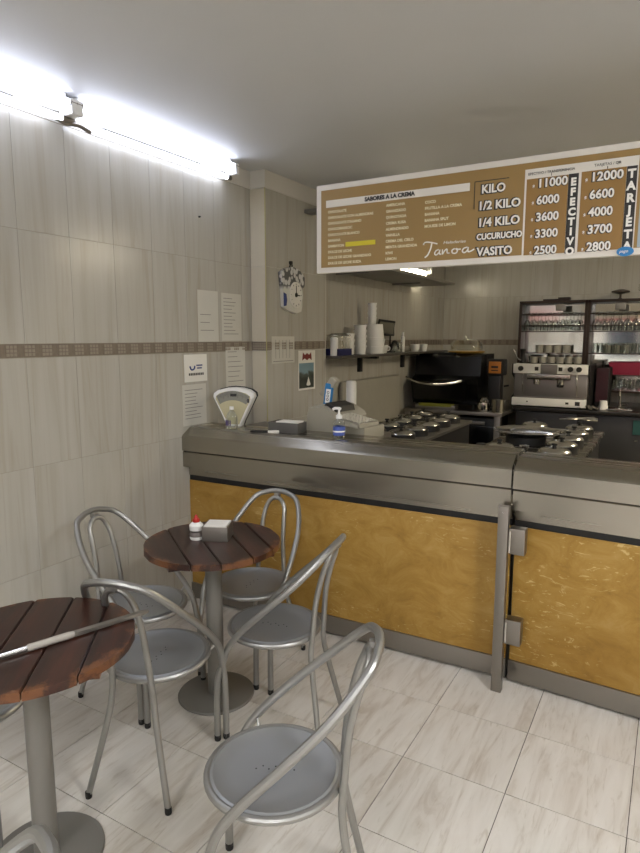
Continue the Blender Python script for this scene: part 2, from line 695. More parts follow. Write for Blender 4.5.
PANEL = m_emit('added room fill glow', '#fbfcff', ROOM_FILL)
PANELK = m_emit('added kitchen fill glow', '#fff0d2', KITCHEN_FILL)
for lx, ly, mt, lab in ((1.5, -1.5, PANEL, 'added square fill light panel behind the photographer, left one'), (3.5, -1.5, PANEL, 'added square fill light panel behind the photographer, right one'),
                        (3.7, 1.1, PANEL, 'added square fill light panel right of the tables'), (3.7, 5.3, PANELK, 'added square fill light panel over the right side of the kitchen')):
    t = thing('fill_light_panel', lab, 'lamp', (lx, ly, H))  # unseen glowing panel, added only to brighten the room and kitchen
    bm = B(); box(bm, -0.33, 0.33, -0.33, 0.33, -0.04, 0.0, 0.004)
    mesh_obj('fill_frame', bm, WHITE, t)
    bm = B(); box(bm, -0.30, 0.30, -0.30, 0.30, -0.046, -0.038)
    mesh_obj('fill_face', bm, mt, t)

# ------------------------------------------------------------------ serving counter


def counter(loc, rotz, L, label, cols, zoff=0.0, dep=0.30):
    t = thing('counter_unit', label, 'counter', loc, rotz)
    prof = [(0.0, 0.962), (0.0, 1.046), (0.008, 1.056), (0.066, 1.092), (0.085, 1.10), (dep, 1.10), (dep, 0.97), (dep - 0.01, 0.96)]
    bm = B(); prism(bm, [(a, b + zoff) for a, b in prof], 0.0, L, 'x')
    mesh_obj('worktop', bm, STEEL, t, ang=8)
    bm = B()
    prism(bm, [(0.004, 0.862 + zoff), (0.004, 0.952 + zoff), (0.010, 0.957 + zoff), (0.02, 0.957 + zoff), (0.02, 0.862 + zoff)], 0.001, L - 0.001, 'x')
    mesh_obj('fascia', bm, STEEL, t)
    bm = B(); box(bm, 0.0, L, 0.012, dep - 0.03, 0.952 + zoff, 0.965 + zoff)
    mesh_obj('shadow_joint', bm, BLACK, t)
    bm = B(); prism(bm, [(0.055, 0.808), (0.055, 0.865 + zoff), (dep - 0.02, 0.865 + zoff), (dep - 0.02, 0.808)], 0.002, L, 'x')
    mesh_obj('recessed_band', bm, STEEL, t)
    bm = B(); box(bm, 0.002, L, 0.062, dep - 0.03, 0.775, 0.808)
    mesh_obj('black_gasket', bm, BLACK, t)
    for a, b in cols:
        bm = B(); box(bm, a, b, 0.056, 0.075, 0.112, 0.775, 0.0015)
        mesh_obj('marbled_panel', bm, GOLD, t)
    bm = B(); box(bm, 0.002, L, 0.045, 0.06, 0.014, 0.112, 0.002)
    mesh_obj('kick_plate', bm, STEELD, t)
    bm = B(); box(bm, 0.002, L, 0.075, dep - 0.02, 0.0, 0.86)
    mesh_obj('carcass', bm, DARK, t)
    return t


CA = counter((0.0, 2.757, 0), 0.0205, 1.952, 'long stainless steel serving counter with golden panel, left of the hinged post', [(0.003, 1.95)], 0.006, 0.285)
CB = counter((1.960, 2.797, 0), -0.05, 2.80, 'stainless steel counter section with golden panel, right of the hinged post', [(0.004, 2.79)], 0.004, 0.225)
bm = B(); box(bm, 0.13, 1.08, 3.075, 3.44, 0.0, 1.075, 0.004)
tag(mesh_obj('service_cabinet', bm, STEELD), 'grey steel cabinet directly behind the counter carrying the cash register', 'cabinet')

t = thing('hinge_post', 'upright stainless post covering the joint between the two counter sections', 'post', (1.938, 2.745, 0))
bm = B(); box(bm, -0.023, 0.023, -0.02, 0.02, 0.0, 0.895, 0.002)
mesh_obj('post_bar', bm, STEELD, t)
for z in (0.30, 0.735):
    bm = B(); box(bm, 0.026, 0.096, -0.002, 0.055, z - 0.06, z + 0.06, 0.003)
    h = mesh_obj('hinge_block', bm, STEELD, t)
    bm = B(); tube(bm, [(0.03, -0.006, z - 0.05), (0.03, -0.006, z + 0.05)], 0.007, 10)
    mesh_obj('hinge_pin', bm, CHROME, h)
bm = B(); lathe(bm, [(0, -0.022), (0.004, -0.0215), (0.004, -0.02)], 10, (0, 0, 0), mat=Matrix.Translation((0, 0, 0.87)) @ Matrix.Rotation(PI / 2, 4, 'X') @ Matrix.Scale(-1, 4, (0, 0, 1)))
mesh_obj('screw', bm, CHROME, t)

# ------------------------------------------------------------------ bistro chairs (seat centre at the origin, facing +Y)


def make_chair():
    t = thing('bistro_chair', '', 'chair')
    R = 0.188
    bm = B(); lathe(bm, [(0, 0.440), (0.05, 0.4405), (0.12, 0.443), (R - 0.022, 0.449), (R - 0.014, 0.453), (R - 0.006, 0.450),
                         (R - 0.006, 0.440), (0.12, 0.434), (0, 0.431)], 40)
    seat = mesh_obj('seat', bm, SEATM, t)
    bm = B()
    for k in range(7):
        lathe(bm, [(0.0025, 0.4405), (0.0025, 0.4412), (0, 0.4413)], 6, (0.012 * (k % 2), -0.055 + k * 0.018, 0.0005))
    mesh_obj('vent_holes', bm, BLACK, seat)
    bm = B(); tube(bm, [(R * math.cos(2 * PI * k / 40), R * math.sin(2 * PI * k / 40), 0.441) for k in range(40)], 0.0115, 10, True)
    mesh_obj('seat_frame', bm, TUBEM, t)
    # outer hoop: from one front leg over the back to the other front leg
    half = [(0.200, 0.146, 0.340), (0.205, 0.118, 0.418), (0.208, 0.058, 0.497), (0.203, -0.045, 0.598), (0.180, -0.160, 0.706),
            (0.125, -0.255, 0.808), (0.06, -0.283, 0.838)]
    pts = half + [(0, -0.290, 0.845)] + [(-x, y, z) for x, y, z in half[::-1]]
    bm = B(); tube(bm, smoothpts(pts, 5), 0.0132, 10)
    mesh_obj('back_hoop', bm, TUBEM, t)
    for s in (1, -1):
        bm = B(); tube(bm, smoothpts([(s * 0.196, 0.178, 0.012), (s * 0.196, 0.176, 0.2), (s * 0.197, 0.168, 0.28), (s * 0.200, 0.146, 0.340)], 4), 0.0132, 10)
        l = mesh_obj('leg', bm, TUBEM, t)
        bm = B(); lathe(bm, [(0, 0), (0.0125, 0.0), (0.0135, 0.006), (0.0135, 0.024), (0.0115, 0.026)], 12, (s * 0.196, 0.178, 0))
        mesh_obj('rubber_foot', bm, BLACK, l)
    # inner hoop: hairpin that carries on down as the two rear legs
    h2 = [(0.076, -0.195, 0.455), (0.066, -0.208, 0.60), (0.060, -0.232, 0.71), (0.052, -0.252, 0.768), (0.030, -0.262, 0.804)]
    pts = h2 + [(0, -0.266, 0.814)] + [(-x, y, z) for x, y, z in h2[::-1]]
    bm = B(); tube(bm, smoothpts(pts, 5), 0.0115, 10)
    mesh_obj('inner_hoop', bm, TUBEM, t)
    for s in (1, -1):
        bm = B(); tube(bm, smoothpts([(s * 0.076, -0.195, 0.455), (s * 0.082, -0.192, 0.38), (s * 0.098, -0.205, 0.28), (s * 0.158, -0.255, 0.012)], 5), 0.0115, 10)
        l = mesh_obj('leg', bm, TUBEM, t)
        bm = B(); lathe(bm, [(0, 0), (0.0112, 0.0), (0.0122, 0.006), (0.0122, 0.024), (0.0102, 0.026)], 12, (s * 0.158, -0.255, 0))
        mesh_obj('rubber_foot', bm, BLACK, l)
    for s in (1, -1):
        bm = B(); tube(bm, [(s * 0.175, 0.07, 0.437), (s * 0.203, 0.08, 0.466)], 0.005, 8)
        mesh_obj('weld_joint', bm, TUBEM, t)
    bm = B(); box(bm, -0.014, 0.014, -0.290, -0.262, 0.814, 0.838, 0.004)
    mesh_obj('weld_joint', bm, TUBEM, t)
    return t


chair = make_chair()


def face(deg):
    return math.radians(deg - 90)      # heading angle in the XY plane -> rotation of the +Y axis


CH = [(1.165, 2.030, 192, 'silver tube bistro chair right of the far round table, back towards the golden panel'),
      (0.915, 1.605, 106, 'silver tube bistro chair between the two round tables, back towards the camera'),
      (1.662, 1.300, 207, 'silver tube bistro chair standing nearest in the middle foreground, whole seat in view'),
      (0.528, 1.900, 4, 'silver tube bistro chair with its back against the tiled wall'),
      (0.820, 2.340, 276, 'silver tube bistro chair behind the far round table, against the counter panel'),
      (0.580, 1.050, 32, 'silver tube bistro chair mostly cut off at the left edge behind the near table'),
      (1.620, 0.280, 235, 'silver tube bistro chair of which only the hoop top shows at the bottom left corner')]
for i, (x, y, a, lab) in enumerate(CH):
    if i == 0:
        chair.location = (x, y, 0)
        chair.rotation_euler = (0, 0, face(a))
        chair['label'] = lab
        chair['group'] = 'bistro chairs around the two round tables'
    else:
        dup(chair, (x, y, 0), face(a), lab, 'bistro chairs around the two round tables')

# ------------------------------------------------------------------ round plank-topped tables


def make_table(loc, R, gapdir, offs, label):
    """planks run along local X; cuts at the local Y offsets"""
    t = thing('round_table', label, 'table', loc, gapdir, 'round wooden tables')
    g = 0.0020
    cuts = [-R] + offs + [R]
    for a, b in zip(cuts, cuts[1:]):
        a2, b2 = a + (g if a > -R else 0), b - (g if b < R else 0)
        pts = []
        n = 14
        ys = [a2 + (b2 - a2) * k / n for k in range(n + 1)]
        right = [(math.sqrt(max(R * R - y * y, 0.0)), y) for y in ys]
        left = [(-x, y) for x, y in right[::-1]]
        poly = []
        for p in right + left:
            if not poly or (Vector(p) - Vector(poly[-1])).length > 1e-5:
                poly.append(p)
        if (Vector(poly[0]) - Vector(poly[-1])).length < 1e-5:
            poly.pop()
        bm = B()
        prism(bm, poly, 0.716, 0.742)
        top = [e for e in bm.edges if all(v.co.z > 0.74 for v in e.verts)]
        bmesh.ops.bevel(bm, geom=top, offset=0.003, segments=2, affect='EDGES')
        mesh_obj('plank', bm, WOOD, t, ang=40)
    for x in (-0.15, 0.15):
        yl = math.sqrt(R * R - (abs(x) + 0.03) ** 2) - 0.012
        bm = B(); box(bm, x - 0.03, x + 0.03, -yl, yl, 0.694, 0.716, 0.003)
        mesh_obj('batten', bm, WOOD, t)
    bm = B(); box(bm, -0.1, 0.1, -0.1, 0.1, 0.688, 0.694)
    mesh_obj('mounting_plate', bm, POLEM, t)
    bm = B(); lathe(bm, [(0, 0.012), (0.0375, 0.012), (0.0375, 0.688), (0, 0.688)], 28)
    mesh_obj('pole', bm, POLEM, t)
    bm = B(); lathe(bm, [(0, 0), (0.172, 0), (0.176, 0.003), (0.176, 0.008), (0.172, 0.012), (0.06, 0.014), (0, 0.015)], 48)
    mesh_obj('base', bm, POLEM, t)
    return t


T1 = make_table((0.812, 2.060, 0), 0.302, math.radians(-36), [-0.156, -0.040, 0.100, 0.210],
                'round dark wooden table by the counter holding the sauce bottle and napkin box')
T2 = make_table((0.925, 1.078, 0), 0.302, math.radians(-51), [-0.200, -0.072, 0.057, 0.185],
                'round dark wooden table at the left edge with a metal rod lying on it')

# rod lying across the near table
t = thing('awning_rod', 'long thin metal rod with a white grip lying across the near table', 'rod', (0, 0, 0))
a, b = Vector((0.875, 0.70, 0.7535)), Vector((1.108, 1.378, 0.7535))
d = (b - a).normalized()
p = lambda u: a + d * u
bm = B(); tube(bm, [p(0.0), p(0.34)], 0.0075, 10)
mesh_obj('thin_rod', bm, CHROME, t)
bm = B(); tube(bm, [p(0.34), p(0.345), p(0.36), p(0.46), p(0.475)], [0.008, 0.011, 0.011, 0.011, 0.009], 12)
mesh_obj('grip', bm, plain('worn grey grip', '#aaa49b', 0.45), t)
bm = B(); tube(bm, [p(0.475), p(0.49), p(0.70), p((b - a).length)], [0.0105, 0.0105, 0.0095, 0.005], 6)
mesh_obj('flat_blade', bm, STEELD, t)

# sauce bottle + napkin box on the far table
t = thing('sauce_bottle', 'small white squeeze bottle with red cap on the far round table', 'bottle', (0.732, 2.045, 0.7421))
t.scale = (1.15, 1.15, 1.15)
bm = B(); lathe(bm, [(0, 0), (0.024, 0), (0.027, 0.006), (0.027, 0.022), (0.022, 0.03), (0.027, 0.04), (0.0275, 0.058), (0.018, 0.068), (0.012, 0.07), (0, 0.07)], 20)
mesh_obj('bottle_body', bm, WHITE, t)
bm = B(); lathe(bm, [(0.0278, 0.014), (0.0285, 0.02), (0.0235, 0.03), (0.0278, 0.037), (0.0272, 0.039)], 20)
mesh_obj('label_band', bm, plain('worn grey label', '#6f6661', 0.5), t)
bm = B(); lathe(bm, [(0, 0.07), (0.014, 0.07), (0.014, 0.080), (0.009, 0.086), (0.004, 0.098), (0, 0.099)], 16)
mesh_obj('cap', bm, RED, t)
t = thing('napkin_box', 'small steel napkin holder full of white napkins on the far round table', 'napkin holder', (0.806, 2.105, 0.7421), math.radians(25))
t.scale = (1.12, 1.12, 1.15)
bm = B()
box(bm, -0.052, 0.052, -0.052, -0.049, 0.0, 0.058, 0.001)
box(bm, -0.052, 0.052, 0.049, 0.052, 0.0, 0.058, 0.001)
box(bm, -0.052, -0.049, -0.05, 0.05, 0.0, 0.058)
box(bm, 0.049, 0.052, -0.05, 0.05, 0.0, 0.058)
box(bm, -0.05, 0.05, -0.05, 0.05, 0.0, 0.003)
mesh_obj('holder', bm, STEELD, t)
bm = B()
for k in range(8):
    box(bm, -0.046, 0.046, -0.046, 0.046, 0.004 + k * 0.0072, 0.0105 + k * 0.0072, 0.002)
nk = mesh_obj('napkins', bm, WHITEP, t)
nk['kind'] = 'stuff'

# ------------------------------------------------------------------ hanging menu sign (plane Y = 2.70, facing -Y)
sign = thing('menu_sign', 'ochre and white hanging ice cream price board above the counter', 'sign', (0, 2.70, 0))
SX0, SX1, SZ0, SZ1 = 0.982, 3.30, 1.962, 2.378
bm = B(); box(bm, SX0, SX1, 0.0, 0.03, SZ0, SZ1, 0.003)
mesh_obj('board_frame', bm, SIGNW, sign)
bm = B(); box(bm, SX0 + 0.027, SX1 - 0.03, -0.002, 0.002, 1.988, 2.352)
mesh_obj('ochre_face', bm, SIGNG, sign)
bm = B()
bm.free()
for x in (2.75, SX1 - 0.1):
    bm = B(); tube(bm, [(x, 0.015, SZ1 - 0.003), (x, 0.015, H + 0.002)], 0.003, 8)
    mesh_obj('hanging_wire', bm, STEELD, sign)


def text(body, x, z, size, mat, y=-0.004, bold=0.0, align='LEFT', parent=sign, sx=1.0, shear=0.0, width=None, name='lettering', rot=None, loc=None):
    cu = bpy.data.curves.new('t', 'FONT')
    cu.body = body
    cu.size = size
    cu.offset = bold + (0.0006 if bold >= 0.0006 else 0.0)
    cu.align_x = align
    cu.shear = shear
    cu.extrude = 0.0006
    cu.resolution_u = 3
    o = bpy.data.objects.new('t', cu)
    COL.objects.link(o)
    dg = bpy.context.evaluated_depsgraph_get()
    me = bpy.data.meshes.new_from_object(o.evaluated_get(dg))
    bpy.data.objects.remove(o)
    bpy.data.curves.remove(cu)
    xs = [v.co.x for v in me.vertices]
    k = sx
    if width and xs:
        k = width / (max(xs) - min(xs))
    M = Matrix(((k, 0, 0, 0), (0, 0, -1, 0), (0, 1, 0, 0), (0, 0, 0, 1)))
    me.transform(Matrix.Translation((x, y, z)) @ M)
    me.materials.clear()
    me.materials.append(mat)
    o = bpy.data.objects.new(name, me)
    COL.objects.link(o)
    o.parent = parent
    return o


def join_mesh(objs, name, parent, mat, rotz=None):
    bm = bmesh.new()
    for o in objs:
        bm.from_mesh(o.data)
    me = bpy.data.meshes.new(name)
    bm.to_mesh(me)
    bm.free()
    me.materials.append(mat)
    for o in objs:
        bpy.data.objects.remove(o)
    r = bpy.data.objects.new(name, me)
    COL.objects.link(r)
    r.parent = parent
    return r


def plate(name, x0, x1, z0, z1, mat, y=-0.003, parent=sign):
    bm = B(); box(bm, x0, x1, y, y + 0.004, z0, z1)
    return mesh_obj(name, bm, mat, parent, ang=None)


hb = plate('heading_strip', 1.037, 1.743, 2.270, 2.303, SIGNW)
text('SABORES A LA CREMA', 1.245, 2.279, 0.025, SIGNK, -0.0045, 0.0006, width=0.25, name='heading_lettering')
c1 = ['CHOCOLATE', 'CHOCOLATE CON ALMENDRAS', 'CHOCOLATE ITALIANO', 'CHOCOMARROC', 'CHOCOLATE BLANCO', 'BANANA', 'SAMBAYON',
      'DULCE DE LECHE', 'DULCE DE LECHE GRANIZADO', 'DULCE DE LECHE SUIZA']
c2 = ['AMERICANA', 'GRANIZADO', 'QUINOTADA', 'CREMA RUSA', 'ALMENDRADO', 'VAINILLA', 'CREMA DEL CIELO', 'MENTA GRANIZADA', 'KIWI', 'LEMON']
c3 = ['COCO', 'FRUTILLA A LA CREMA', 'BANANA', 'BANANA SPLIT', 'MOUSSE DE LIMON']
acc = []
for i, s in enumerate(c1):
    acc.append(text(s, 1.049, 2.243 - i * 0.0268, 0.0165, SIGNT, bold=0.0005))
for i, s in enumerate(c2):
    acc.append(text(s, 1.355, 2.243 - i * 0.0266, 0.0165, SIGNT, bold=0.0005))
for i, s in enumerate(c3):
    acc.append(text(s, 1.543, 2.237 - i * 0.0258, 0.0165, SIGNT, bold=0.0005))
for o in acc:
    o.name = 'flavour_lettering'
plate('yellow_tape', 1.146, 1.302, 2.080, 2.101, YELL, -0.006)
# corner line round KILO
plate('corner_line', 1.763, 1.908, 2.302, 2.305, SIGNK)
plate('corner_line', 1.763, 1.766, 2.192, 2.305, SIGNK)
# logo script as brush strokes
bm = B()
S = lambda pts, r=0.0022: tube(bm, smoothpts([(x, -0.004, z) for x, z in pts], 5), r * 1.35, 6)
S([(1.540, 2.060), (1.548, 2.070), (1.575, 2.068), (1.605, 2.060)])
S([(1.580, 2.066), (1.574, 2.04), (1.562, 2.015), (1.548, 2.004)], 0.0026)
S([(1.612, 2.035), (1.600, 2.030), (1.594, 2.018), (1.602, 2.012), (1.614, 2.022), (1.618, 2.034), (1.616, 2.016), (1.624, 2.014)])
S([(1.630, 2.034), (1.630, 2.014), (1.640, 2.028), (1.650, 2.034), (1.652, 2.018), (1.662, 2.016)])
S([(1.685, 2.034), (1.674, 2.028), (1.676, 2.016), (1.690, 2.014), (1.698, 2.024), (1.690, 2.034), (1.700, 2.030), (1.712, 2.030)])
S([(1.742, 2.036), (1.726, 2.032), (1.720, 2.020), (1.730, 2.014), (1.742, 2.024), (1.746, 2.036), (1.745, 2.018), (1.756, 2.018), (1.772, 2.026)])
mesh_obj('script_logo', bm, WHITEP, sign)
text('Heladerias', 1.632, 2.057, 0.018, WHITEP, shear=0.2, width=0.10, name='logo_lettering')
# products: white capitals with a dark edge
for s, x, z, hgt, wd in (('KILO', 1.792, 2.253, 0.048, 0.098), ('1/2 KILO', 1.779, 2.186, 0.048, 0.169), ('1/4 KILO', 1.780, 2.117, 0.048, 0.168),
                         ('CUCURUCHO', 1.778, 2.063, 0.034, 0.190), ('VASITO', 1.782, 1.997, 0.047, 0.150)):
    text(s, x, z, hgt, SIGNK, -0.0035, 0.0045, width=wd + 0.006, name='letter_outline')
    text(s, x + 0.003, z, hgt, WHITEP, -0.0055, 0.0008, width=wd, name='product_lettering')
# price columns
CX = [(1.976, 2.178, 2.142, 2.178), (2.185, 2.384, 2.347, 2.384)]
plate('price_column', 1.972, 2.388, 1.983, 2.326, SIGNW)
G2 = plain('deeper ochre print', '#936f35', 0.45)
plate('price_ground', 1.980, 2.140, 1.986, 2.287, G2, -0.0045)
plate('price_ground', 2.188, 2.347, 1.986, 2.290, G2, -0.0045)
plate('black_strip', 2.141, 2.178, 1.983, 2.288, SIGNK, -0.0048)
plate('black_strip', 2.348, 2.384, 1.983, 2.290, SIGNK, -0.0048)
text('EFECTIVO / TRANSFERENCIA', 1.984, 2.302, 0.014, SIGNK, -0.0042, width=0.178, name='heading_lettering')
text('TARJETAS / QR', 2.232, 2.304, 0.014, SIGNK, -0.0042, width=0.095, name='heading_lettering')
acc = []
for x in (2.075, 2.280):
    bm = B()
    tube(bm, [(x, -0.0046, 2.300), (x, -0.0046, 2.291)], 0.0012, 6)
    acc.append(mesh_obj('tmp', bm, SIGNK, sign))
join_mesh(acc, 'arrow_marks', sign, SIGNK)
for x, vals, word, xw in ((2.020, ['11000', '6000', '3600', '3300', '2500'], 'EFECTIVO', 2.160), (2.219, ['12000', '6600', '4000', '3700', '2800'], 'TARJETA', 2.366)):
    a1, a2, a3 = [], [], []
    for i, s in enumerate(vals):
        z = 2.250 - i * 0.0657
        wd = 0.108 if len(s) == 5 else 0.087
        a1.append(text(s, x, z, 0.046, SIGNK, -0.0052, 0.0030, width=wd + 0.005))
        a2.append(text(s, x + 0.0025, z, 0.046, WHITEP, -0.0068, 0.0006, width=wd))
        a3.append(text('$', x - 0.016, z + 0.001, 0.016, WHITEP, -0.0062, 0.0005))
    for lst, nm in ((a1, 'letter_outline'), (a2, 'price_lettering'), (a3, 'peso_sign')):
        for o in lst:
            o.name = nm
    acc = []
    n = len(word)
    z0, z1 = (2.258, 1.992) if n == 8 else (2.262, 1.996)
    for i, ch in enumerate(word):
        z = z0 + (z1 - z0) * i / (n - 1)
        acc.append(text(ch, xw, z - 0.014, 0.043 if n == 7 else 0.039, WHITEP, -0.0062, 0.0014, 'CENTER'))
    for o in acc:
        o.name = 'column_letter'
bm = B(); prism(bm, [(2.361 + 0.030 * math.cos(a) , 1.976 + 0.018 * math.sin(a)) for a in [2 * PI * k / 24 for k in range(24)]], -0.009, -0.005, 'y')
mesh_obj('blue_oval_badge', bm, CYAN, sign)
text('pago', 2.341, 1.972, 0.016, WHITEP, -0.0095, shear=0.2, name='badge_lettering')
plate('printed_picture', 2.40, 3.25, 1.99, 2.33, plain('pale blue print', '#a9b7bd', 0.5, var=0.2, scale=6))

# ------------------------------------------------------------------ papers taped to the left wall and pilaster


def paper(x, y0, y1, z0, z1, label, lines=10, qr=False, mat=PAPER, margin=0.18, name='notice_sheet', tilt=0.0):
    yc, zc = (y0 + y1) / 2, (z0 + z1) / 2
    o = thing(name, label, 'notice', (x, yc, zc))
    o.rotation_euler = (tilt, 0, 0)
    w_, h_ = (y1 - y0), (z1 - z0)
    bm = B(); box(bm, 0.0, 0.0012, -w_ / 2, w_ / 2, -h_ / 2, h_ / 2)
    mesh_obj('sheet', bm, mat, o, ang=None)
    bm = B()
    top = h_ / 2 - 0.035
    if qr:
        top = h_ / 2 - 0.15
    lines and [box(bm, 0.0012, 0.0016, -w_ / 2 + 0.02, -w_ / 2 + 0.02 + (w_ - 0.04) * random.uniform(0.5, 1.0),
                   top - k * (top + h_ / 2 - 0.02) / lines, top - k * (top + h_ / 2 - 0.02) / lines + 0.0035) for k in range(lines)]
    if lines:
        pr = mesh_obj('print_lines', bm, INKG, o, ang=None)
        pr['kind'] = 'stuff'
    else:
        bm.free()
    return o


paper(0.0, 2.935, 3.128, 1.622, 1.937, 'white sheet with small print, left of the two sheets just above the mosaic band', 3, True, PAPER)
paper(0.0, 3.163, 3.370, 1.626, 1.932, 'white printed sheet next to the pilaster, just above the mosaic band', 11)
paper(0.0, 3.196, 3.404, 1.27, 1.586, 'white printed sheet hanging over the mosaic band above the retro scale', 8)
n4 = paper(0.0, 2.775, 2.99, 1.112, 1.362, 'whitish printed sheet touching the counter end below the blue logo notice', 9)
n3 = paper(0.0, 2.798, 3.005, 1.378, 1.545, 'small white notice with a blue round mark under the mosaic band', 0, False, WHITEP)
bm = B()
tube(bm, smoothpts([(0.0018, -0.055, 0.012), (0.0018, -0.045, -0.006), (0.0018, -0.03, -0.010), (0.0018, -0.015, -0.002), (0.0018, -0.012, 0.014)], 5), 0.005, 6)
box(bm, 0.0012, 0.002, 0.005, 0.06, 0.012, 0.02)
box(bm, 0.0012, 0.002, 0.01, 0.055, -0.005, 0.003)
mesh_obj('blue_mark', bm, INKB, n3)
bm = B()
for k in range(9):
    box(bm, 0.0012, 0.002, -0.065 + k * 0.0155, -0.054 + k * 0.0155, -0.045, -0.030)
mesh_obj('print_row', bm, INK, n3)
p5 = paper(PX, 3.55, 3.845, 1.465, 1.655, 'pale sheet in a clear sleeve on the pilaster under the clock', 0)
bm = B()
for k in range(5):
    box(bm, 0.0012, 0.0018, -0.10 + k * 0.045, -0.097 + k * 0.045, -0.06, 0.07)
box(bm, 0.0012, 0.0018, -0.13, 0.13, -0.082, -0.078)
mesh_obj('fold_lines', bm, INKG, p5)
p6 = paper(PX, 3.90, 4.145, 1.25, 1.55, 'poster with a mountain photo and red emblem on the pilaster', 0, False, WHITEP, name='photo_poster')
bm = B(); box(bm, 0.0012, 0.002, -0.115, 0.10, -0.135, 0.055)
t = NT('landscape print')
nn = t.noise(9.0, t.coords(), 5, 0.6)
sep = t.n('ShaderNodeSeparateXYZ')
t.l(t.coords(), sep.inputs[0])
grad = t.ramp(sep.outputs[2], [(0.0, lin('#5d7f8c')), (0.045, lin('#7f9aa6'))])
mm = t.n('ShaderNodeMath', operation='MULTIPLY_ADD')
t.l(nn, mm.inputs[0]); mm.inputs[1].default_value = 0.12; t.l(sep.outputs[2], mm.inputs[2])
c = t.ramp(mm.outputs[0], [(0.0, lin('#3a4038')), (0.035, lin('#586058')), (0.055, lin('#7c98a4'))])
t.l(c, t.b.inputs['Base Color'])
mesh_obj('landscape_photo', bm, t.m, p6)
bm = B()
prism(bm, [(-0.07, 0.075), (-0.035, 0.09), (0.0, 0.075), (0.035, 0.09), (0.07, 0.075), (0.06, 0.135), (0.03, 0.115), (0.0, 0.13), (-0.03, 0.115), (-0.06, 0.135)], 0.0012, 0.002, 'x')
mesh_obj('red_emblem', bm, plain('dark red print', '#7b2a22', 0.6), p6)
bm = B(); lathe(bm, [(0.0, 0.0), (0.025, 0.003), (0.03, 0.01), (0.0, 0.07)], 12, (0.0, 0, 0), mat=Matrix.Translation((0.002, 0.02, -0.12)) @ Matrix.Scale(0.05, 4, (1, 0, 0)))
mesh_obj('white_figure', bm, WHITEP, p6)
# small hole/nail and trunking line on the tiled wall
bm = B(); lathe(bm, [(0, 0), (0.006, 0), (0.004, 0.012), (0, 0.013)], 10, mat=Matrix.Translation((0, 2.97, 2.37)) @ Matrix.Rotation(PI / 2, 4, 'Y'))
tag(mesh_obj('wall_nail', bm, INK), 'tiny dark nail head in the upper wall tiles', 'nail')

# ------------------------------------------------------------------ clock on the pilaster
ck = thing('wall_clock', 'white and black football shirt shaped wall clock with round dial on the pilaster', 'clock', (PX, 3.79, 1.98))
ck.scale = (1, 0.92, 1)
outl = [(-0.165, 0.115), (-0.10, 0.145), (0.0, 0.165), (0.10, 0.15), (0.175, 0.10), (0.17, 0.04), (0.14, 0.02), (0.135, -0.10), (0.12, -0.145), (0.05, -0.16),
        (-0.06, -0.145), (-0.13, -0.12), (-0.14, -0.02), (-0.155, 0.05)]
bm = B(); prism(bm, outl, 0.0, 0.028, 'x')
cf = NT('mottled clock face')
vo = cf.n('ShaderNodeTexVoronoi'); vo.inputs['Scale'].default_value = 26.0
cf.l(cf.coords(), vo.inputs['Vector'])
sp = cf.n('ShaderNodeSeparateXYZ'); cf.l(cf.coords(), sp.inputs[0])
up_ = cf.ramp(sp.outputs[2], [(0.0, 0.0), (0.03, 1.0)])
m1 = cf.ramp(vo.outputs[0], [(0.44, lin('#d0d0ce')), (0.56, lin('#5a5a5a'))])
cf.l(cf.mix(up_, lin('#d4d3ca'), m1), cf.b.inputs['Base Color'])
mesh_obj('clock_body', bm, cf.m, ck)
bm = B(); lathe(bm, [(0, 0.0), (0.092, 0.0), (0.092, 0.008), (0.084, 0.010), (0.084, 0.004), (0, 0.004)], 32, mat=Matrix.Translation((0.028, 0.035, -0.03)) @ Matrix.Rotation(PI / 2, 4, 'Y'))
dl = mesh_obj('dial', bm, WHITEP, ck)
bm = B()
for k in range(12):
    a = k * PI / 6
    c_, s_ = math.cos(a), math.sin(a)
    tube(bm, [(0.0335, 0.035 + 0.070 * c_, -0.03 + 0.070 * s_), (0.0335, 0.035 + 0.080 * c_, -0.03 + 0.080 * s_)], 0.002, 6)
mesh_obj('hour_marks', bm, INK, dl)
bm = B()
tube(bm, [(0.036, 0.035, -0.03), (0.036, 0.033, 0.035)], 0.003, 6)
tube(bm, [(0.037, 0.035, -0.03), (0.037, 0.083, -0.033)], 0.004, 6)
lathe(bm, [(0, 0.03), (0.016, 0.03), (0.016, 0.038), (0, 0.039)], 14, mat=Matrix.Translation((0, 0.035, -0.03)) @ Matrix.Rotation(PI / 2, 4, 'Y'))
mesh_obj('clock_hands', bm, INK, dl)
bm = B(); prism(bm, [(-0.135, -0.115), (-0.138, -0.02), (-0.10, -0.03), (-0.09, -0.07), (-0.10, -0.11)], 0.028, 0.031, 'x')
mesh_obj('blue_patch', bm, INKB, ck)
bm = B(); tube(bm, smoothpts([(0.01, -0.02, 0.16), (0.014, 0.0, 0.20), (0.01, 0.02, 0.16)]), 0.005, 8)
lathe(bm, [(0, 0.0), (0.013, 0.0), (0.011, 0.02), (0, 0.022)], 12, mat=Matrix.Translation((0, 0, 0.195)) @ Matrix.Rotation(PI / 2, 4, 'Y'))
mesh_obj('hanging_hook', bm, INK, ck)

# ------------------------------------------------------------------ things on the counter top (z = 1.106)
ZT = 1.1062
# retro fan-shaped scale
t = thing('retro_scale', 'cream fan-shaped retro shop scale standing by the pilaster', 'scale', (0.222, 2.995, ZT), math.radians(20))
t.scale = (0.78, 0.9, 0.95)


def fan(r0, r1, a0, a1, n=18):
    pts = [(r1 * math.sin(a), r1 * math.cos(a)) for a in [a0 + (a1 - a0) * k / n for k in range(n + 1)]]
    pts += [(r0 * math.sin(a), r0 * math.cos(a)) for a in [a1 + (a0 - a1) * k / n for k in range(n + 1)]]
    return pts


def rot_poly(p, zc):
    return [(x, z + zc) for x, z in p]


